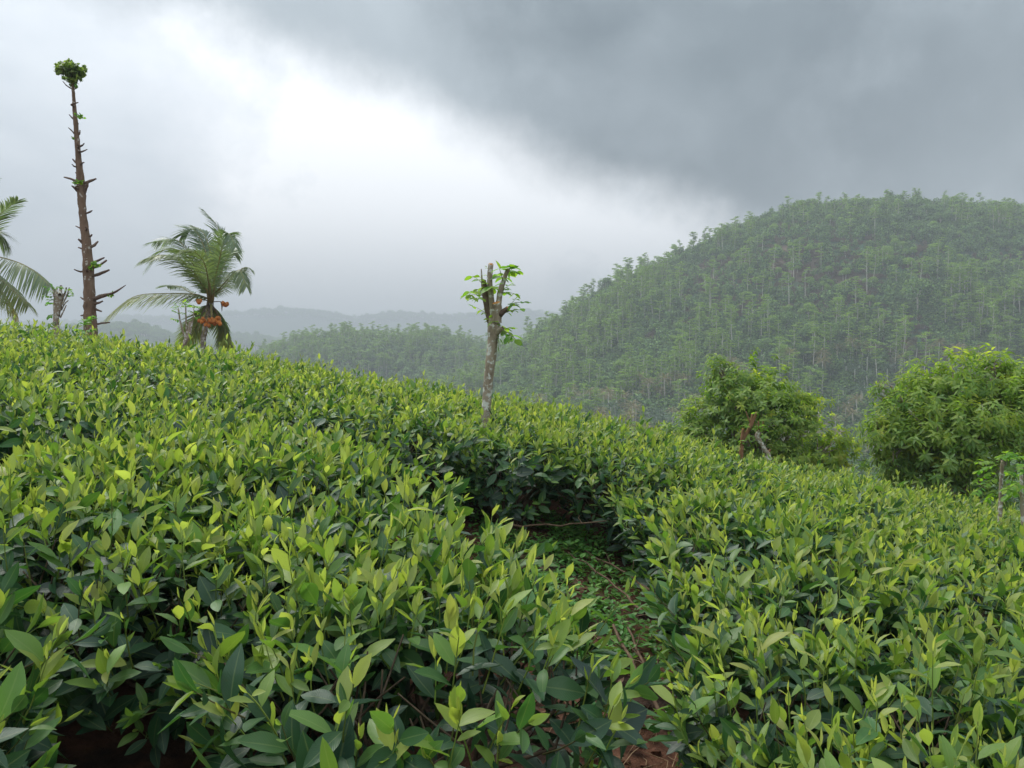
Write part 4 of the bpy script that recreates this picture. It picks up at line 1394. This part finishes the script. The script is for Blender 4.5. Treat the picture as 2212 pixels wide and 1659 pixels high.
def dome_tree(seed, h, r):
    global rng
    keep = rng
    rng = np.random.default_rng(seed)
    tr, cr = MB(), MB()
    tr.tube(resample([(0, 0, -1.5), (0.2, 0.1, h * 0.3), (0.1, 0.3, h * 0.6)], 6), np.linspace(0.25, 0.12, 6), 6)
    for k in range(11):
        q = nrm(rng.normal(size=3))
        q[2] = abs(q[2]) * 0.9
        c = np.array([q[0] * r * 0.62, q[1] * r * 0.62, h * 0.52 + q[2] * h * 0.36])
        tr.tube([(0.1, 0.3, h * 0.45), c * 0.6 + np.array([0, 0, h * 0.2]), c], [0.09, 0.06, 0.03], 3, cap=False)
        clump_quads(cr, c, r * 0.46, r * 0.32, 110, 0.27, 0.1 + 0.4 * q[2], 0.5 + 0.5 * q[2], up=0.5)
    rng = keep
    return tr, cr


def shrub(seed, r, h):
    global rng
    keep = rng
    rng = np.random.default_rng(seed)
    tr, cr = MB(), MB()
    for k in range(6):
        c = np.array([rng.normal() * r * 0.45, rng.normal() * r * 0.45, h * (0.3 + 0.5 * rng.random())])
        clump_quads(cr, c, r * 0.55, h * 0.42, 60, 0.24, 0.05, 0.85, up=0.45)
    rng = keep
    return tr, cr


def far_palm(seed, h, L, age):
    global rng
    keep = rng
    rng = np.random.default_rng(seed)
    tr, cr = MB(), MB()
    tr.tube(resample([(0, 0, -1), (0.2, 0, h * 0.5), (0.1, 0.1, h)], 6), np.linspace(0.2, 0.14, 6), 6)
    for k in range(20):
        th = k * 2.4
        el = math.radians(70 - 95 * k / 20)
        d = np.array([math.cos(th) * math.cos(el), math.sin(th) * math.cos(el), math.sin(el)])
        n = 16
        t = np.linspace(0, 1, n)[:, None]
        Q = np.array([0.1, 0.1, h]) + d * L * t + np.array([0, 0, -0.55 * L]) * t * t
        tan = nrm(np.gradient(Q, axis=0))
        side = nrm(np.cross(tan, [0, 0, 1.0]))
        ll = 0.62 * np.interp(np.linspace(0, 1, n), [0, 0.2, 0.6, 1], [0.2, 0.9, 1, 0.25])[:, None]
        for s_ in (-1, 1):
            tip = Q + side * s_ * ll * 0.75 + tan * ll * 0.5 + np.array([0, 0, -0.45]) * ll
            V = np.stack([Q - tan * 0.05, Q + tan * 0.09, tip], 1).reshape(-1, 3)
            cr.add(V, np.arange(n * 3).reshape(-1, 3), float(np.clip(age + 0.15 * (k / 20) + rng.normal() * 0.05, 0, 1)), rng.random())
    rng = keep
    return tr, cr


slims = [slim_tree(300 + i, h, nt, sp, lo) for i, (h, nt, sp, lo) in enumerate([(12.5, 13, 1.9, 0.4), (14.0, 14, 1.8, 0.5), (11.0, 11, 2.0, 0.4), (13.5, 15, 1.5, 0.4), (10.0, 10, 1.8, 0.4), (15.0, 13, 2.2, 0.55), (12.0, 9, 1.5, 0.55)])]
domes = [dome_tree(320 + i, h, r) for i, (h, r) in enumerate([(8.5, 3.6), (7.0, 3.2), (10.0, 4.0), (9.0, 3.0)])]
shrubs = [shrub(340 + i, r, h) for i, (r, h) in enumerate([(2.0, 2.6), (2.5, 3.2), (1.7, 3.4), (2.2, 2.2)])]
palms = [far_palm(360, 6.0, 4.2, 0.35), far_palm(361, 3.0, 4.4, 0.25), far_palm(362, 7.5, 3.8, 0.9), far_palm(363, 2.2, 4.0, 0.3)]

LIB = {}


def library(key, lst, mat_c, mat_t=M_HTRUNK):
    c = bpy.data.collections.new(key)
    sep_ = []
    for i, (tr, cr) in enumerate(lst):
        both = MB()
        for src, mi in ((cr, 0), (tr, 1)):
            if src.v:
                both.add(np.concatenate(src.v), np.concatenate(src.f), np.concatenate(src.a), np.concatenate(src.r), np.concatenate(src.uv), mi)
        o = bpy.data.objects.new('%s_%02d' % (key, i), both.mesh(key, [mat_c, mat_t]))
        c.objects.link(o)
        sep_.append((tr.mesh('trunk', mat_t) if tr.v else None, cr.mesh('crown', mat_c)))
    LIB[key] = (c, sep_)


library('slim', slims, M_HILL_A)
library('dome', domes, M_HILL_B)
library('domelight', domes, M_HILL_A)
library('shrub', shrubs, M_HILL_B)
library('dryshrub', shrubs, M_HILL_R)
library('palm', palms, M_PALMF)


def scatter(name, key, pts, scl, label, cat):
    n = len(pts)
    me = bpy.data.meshes.new(name)
    me.vertices.add(n)
    me.vertices.foreach_set('co', np.asarray(pts, np.float32).ravel())
    a = me.attributes.new('scl', 'FLOAT_VECTOR', 'POINT')
    a.data.foreach_set('vector', np.asarray(scl, np.float32).ravel())
    a = me.attributes.new('rot', 'FLOAT_VECTOR', 'POINT')
    rr = np.zeros((n, 3), np.float32)
    rr[:, 2] = rng.random(n) * 6.28
    rr[:, :2] = rng.normal(size=(n, 2)) * 0.05
    a.data.foreach_set('vector', rr.ravel())
    a = me.attributes.new('pick', 'INT', 'POINT')
    a.data.foreach_set('value', rng.integers(0, len(LIB[key][1]), n).astype(np.int32))
    me.update()
    o = link(name, me)
    tag(o, label, cat, kind='stuff')
    ng = bpy.data.node_groups.new(name, 'GeometryNodeTree')
    ng.interface.new_socket('Geometry', in_out='INPUT', socket_type='NodeSocketGeometry')
    ng.interface.new_socket('Geometry', in_out='OUTPUT', socket_type='NodeSocketGeometry')
    g = NT(ng)
    gi, go = g.node('NodeGroupInput'), g.node('NodeGroupOutput')
    ip = g.node('GeometryNodeInstanceOnPoints')
    ci = g.node('GeometryNodeCollectionInfo')
    ci.inputs['Collection'].default_value = LIB[key][0]
    ci.inputs['Separate Children'].default_value = True
    ci.inputs['Reset Children'].default_value = True
    ip.inputs['Pick Instance'].default_value = True

    def named(nm, typ):
        x = g.node('GeometryNodeInputNamedAttribute', data_type=typ)
        x.inputs['Name'].default_value = nm
        return x.outputs['Attribute']
    e2r = g.node('FunctionNodeEulerToRotation')
    g.l.new(named('rot', 'FLOAT_VECTOR'), e2r.inputs[0])
    g.l.new(gi.outputs[0], ip.inputs['Points'])
    g.l.new(ci.outputs[0], ip.inputs['Instance'])
    g.l.new(named('pick', 'INT'), ip.inputs['Instance Index'])
    g.l.new(e2r.outputs[0], ip.inputs['Rotation'])
    g.l.new(named('scl', 'FLOAT_VECTOR'), ip.inputs['Scale'])
    g.l.new(ip.outputs[0], go.inputs[0])
    mod = o.modifiers.new('scatter', 'NODES')
    mod.node_group = ng
    return o


def fan(n, y0, y1, u0=-0.75, u1=0.78):
    y = np.sqrt(y0 * y0 + (y1 * y1 - y0 * y0) * rng.random(n))
    u = u0 + (u1 - u0) * rng.random(n)
    x = u * y
    return np.stack([x, y, H(x, y)], 1)


def proj(p):
    d = p - np.array([0, 0, CAMZ])
    dep = d @ _f
    return 1106 + FPX * (d[:, 0] / dep), 829.5 - FPX * ((d @ _u) / dep), dep


def tea_line(X):
    return np.interp(X, [0, 200, 370, 560, 800, 1000, 1250, 1500, 1700, 1900, 2212], [700, 715, 755, 770, 800, 850, 890, 950, 985, 1045, 1120])


def vec_s(n, lo, hi):
    s = lo + (hi - lo) * rng.random(n)
    return np.stack([s, s, s * (0.85 + 0.3 * rng.random(n))], 1)


def on_hill(X, Y):
    """first hit of the sight line with the hill, i.e. where that tree stands"""
    d = ray(X, Y)
    s = np.linspace(150, 520, 1500)
    p = np.array([0, 0, CAMZ]) + s[:, None] * d
    hit = np.nonzero(p[:, 2] < H(p[:, 0], p[:, 1]))[0]
    return p[hit[0]] if len(hit) else p[-1]


BARE = [(on_hill(X_, Y_), r_) for X_, Y_, r_ in ((1740, 500, 13), (1680, 600, 16), (1570, 650, 12), (1800, 590, 13), (1480, 560, 9), (1930, 530, 9))]


def dryness(p):
    extra = 0
    for q, r in BARE:
        extra = extra + 0.7 * np.exp(-((p[:, 0] - q[0]) ** 2 + (p[:, 1] - q[1]) ** 2) / (r * r))
    return extra + hash_noise(p[:, 0] / 42, p[:, 1] / 42, 21) + 0.5 * hash_noise(p[:, 0] / 17, p[:, 1] / 17, 22)


# slim trees: clustered
cand = fan(3300, 205, 392, -0.12, 0.74)
keepm = 1.3 * hash_noise(cand[:, 0] / 20, cand[:, 1] / 24, 5) + 0.5 * rng.random(len(cand)) > 0.16
keepm &= (dryness(cand) < 0.14) | (rng.random(len(cand)) < 0.18)
cand = cand[keepm]
cand2 = fan(900, 400, 512, -0.33, 0.02)
cand = np.concatenate([cand, cand2])
sc_ = vec_s(len(cand), 0.5, 0.98)
sc_ *= (1 - 0.4 * np.clip((cand[:, 1] - 330) / 40, 0, 1) * np.clip((cand[:, 0] / cand[:, 1] - 0.22) / 0.1, 0, 1))[:, None]
tops = cand.copy()
tops[:, 2] += 9 * sc_[:, 2]
X, Y, dep = proj(tops)
Xb, Yb, _d = proj(cand + [0, 0, 5.0])
vis = (X > 5) & (X < 2205) & (Yb < tea_line(X) - 6)
crest = np.abs(cand[:, 1] - 376) < 10
rank = np.where(vis, cand[:, 1] - 60 * crest * (X < 1560), 1e6)
order = np.argsort(rank)
pick = order[:290]
for i in pick:
    k = int(rng.integers(0, len(slims)))
    zx, zy = float(X[i]), float(Y[i])
    if cand[i][1] > 398:
        zone = 'on the low hazy middle ridge'
    elif crest[i] and zx < 1560:
        zone = 'standing out against the sky on the left shoulder of the hill'
    elif zx < 1150:
        zone = 'at the left foot of the hill, behind the stump'
    elif zx < 1400:
        zone = 'on the lower left slope of the hill'
    elif zx < 1650:
        zone = 'low on the hill above the pointed leafy tree'
    elif zx < 1900:
        zone = 'low on the hill between the two leafy trees'
    else:
        zone = 'low on the hill above the right bushy tree'
    t = thing('slim_tree', 'slim pale-trunked tree ' + zone, 'tree', cand[i], 'slim trees on the hillside')
    t.rotation_euler = (0, 0, rng.random() * 6.28)
    t.scale = tuple(float(q) for q in sc_[i])
    link('trunk', LIB['slim'][1][k][0], t)
    link('crown', LIB['slim'][1][k][1], t)
rest = order[290:]
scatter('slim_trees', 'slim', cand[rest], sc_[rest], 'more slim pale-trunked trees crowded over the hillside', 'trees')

pts = fan(15000, 190, 396, -0.2, 0.76)
dr = dryness(pts) > 0.16
dr &= (rng.random(len(pts)) < 0.8)
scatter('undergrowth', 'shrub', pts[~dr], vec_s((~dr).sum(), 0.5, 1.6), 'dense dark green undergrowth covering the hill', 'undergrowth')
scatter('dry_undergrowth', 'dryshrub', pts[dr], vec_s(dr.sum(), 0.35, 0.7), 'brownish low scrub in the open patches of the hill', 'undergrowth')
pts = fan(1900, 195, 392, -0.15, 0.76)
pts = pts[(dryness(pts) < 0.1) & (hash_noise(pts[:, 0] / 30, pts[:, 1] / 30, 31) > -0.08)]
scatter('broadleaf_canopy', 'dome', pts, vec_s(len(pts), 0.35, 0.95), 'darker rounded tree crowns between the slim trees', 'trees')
pts = fan(2600, 330, 520, -0.42, 0.05)
scatter('mid_ridge_forest', 'shrub', pts, vec_s(len(pts), 1.2, 2.2), 'hazy green forest on the low middle ridge', 'forest')
pts = fan(700, 395, 515, -0.40, 0.05)
scatter('mid_ridge_canopy', 'dome', pts, vec_s(len(pts), 0.6, 1.1), 'rounded crowns on the low middle ridge', 'forest')
pts = fan(2600, 800, 1010, -0.72, -0.2)
scatter('far_left_forest', 'dome', pts, vec_s(len(pts), 1.0, 1.7), 'dark hazy forest on the left ridge behind the trunk', 'forest')
pts = fan(2200, 1130, 1300, -0.55, -0.02)
scatter('far_centre_forest', 'dome', pts, vec_s(len(pts), 1.0, 1.8), 'pale hazy forest on the ridge behind the palm', 'forest')
pts = fan(3000, 1900, 2080, -0.75, 0.2)
scatter('farthest_forest', 'dome', pts, vec_s(len(pts), 1.0, 2.0), 'faint tree tops along the farthest ridge line', 'forest')
# valley: oil palms and scrub
pts = fan(700, 150, 240, -0.02, 0.62)
scatter('valley_palms', 'palm', pts[:, :], vec_s(len(pts), 0.7, 1.05), 'mass of dark palms in the valley at the foot of the hill', 'palms')
pts = fan(5200, 95, 205, -0.3, 0.74)
pl = fan(650, 195, 390, -0.12, 0.74)
scatter('light_canopy', 'domelight', pl, vec_s(len(pl), 0.3, 0.7), 'lighter green rounded crowns between the slim trees', 'trees')
scatter('valley_scrub', 'shrub', pts, vec_s(len(pts), 0.7, 1.3), 'green scrub in the valley bottom', 'scrub')


def special(name, key, k, X, Y, s, label, cat='tree', group=None):
    p = on_hill(X, Y)
    t = thing(name, label, cat, (p[0], p[1], float(H(p[0], p[1]))), group)
    t.scale = (s, s, s)
    tr, cr = LIB[key][1][k]
    if tr:
        link('trunk', tr, t)
    link('crown', cr, t)


special('slim_tree', 'slim', 5, 1948, 800, 1.05, 'tall solitary tree with a straight white trunk at the foot of the hill', group='slim trees on the hillside')
special('slim_tree', 'slim', 0, 1880, 790, 0.9, 'white-trunked tree just left of the solitary tall one at the hill foot', group='slim trees on the hillside')
special('slim_tree', 'slim', 1, 1185, 815, 1.0, 'double pale trunk tree above the small red earth scar', group='slim trees on the hillside')
special('far_palm_tree', 'palm', 2, 1775, 835, 1.0, 'brownish palm standing above the pointed leafy tree', 'palm')
special('far_palm_tree', 'palm', 0, 1820, 880, 0.8, 'low fan-shaped palm right of the pointed leafy tree', 'palm')
special('far_palm_tree', 'palm', 2, 1905, 890, 0.75, 'yellowish palm between the two leafy trees', 'palm')
special('broadleaf_tree', 'dome', 2, 1980, 690, 1.5, 'largest dark round crown on the right of the hill')
special('broadleaf_tree', 'domelight', 1, 1745, 700, 1.1, 'bright yellow-green crown in the middle of the hill')
special('broadleaf_tree', 'domelight', 0, 1690, 800, 1.0, 'rounded light crown above the pointed leafy tree')
special('broadleaf_tree', 'domelight', 3, 1340, 830, 1.0, 'rounded green crown low on the left hill foot')
# small bare earth scar
p = on_hill(1185, 830)
mb = MB()
th = np.linspace(0, 6.28, 15)[:-1]
ring = [(p[0] + math.cos(a) * 3.2 * (1 + 0.2 * rng.normal()), p[1] + math.sin(a) * 4.0 * (1 + 0.2 * rng.normal())) for a in th]
vs = [(a, b, float(H(a, b)) + 0.5) for a, b in ring] + [(p[0], p[1], float(H(p[0], p[1])) + 1.6)]
mb.add(vs, [(i, (i + 1) % 14, 14) for i in range(14)])
o = mb.build('earth_scar', mat_solid('orange_earth', [(0.3, (0.22, 0.08, 0.035)), (0.7, (0.36, 0.15, 0.07))], 0.8, rough=0.95, bump=0))
o['kind'] = 'structure'

# ------------------------------------------------------------------ haze
mh, t, o = material('haze')
pv = t.node('ShaderNodeVolumePrincipled')
pv.inputs['Color'].default_value = (0.86, 0.92, 0.98, 1)
pv.inputs['Density'].default_value = 0.00092
pv.inputs['Anisotropy'].default_value = 0.0
t.l.new(pv.outputs[0], o.inputs['Volume'])
mb = MB()
x0, x1, y0, y1, z0, z1 = -5000, 5000, -3000, 5200, -60, 130
mb.add([(x, y, z) for z in (z0, z1) for y in (y0, y1) for x in (x0, x1)], [(0, 2, 3, 1), (4, 5, 7, 6), (0, 1, 5, 4), (2, 6, 7, 3), (0, 4, 6, 2), (1, 3, 7, 5)])
ho = mb.build('haze', mh, smooth=False)
tag(ho, 'pale grey-blue haze filling the valley air', 'haze', kind='stuff')
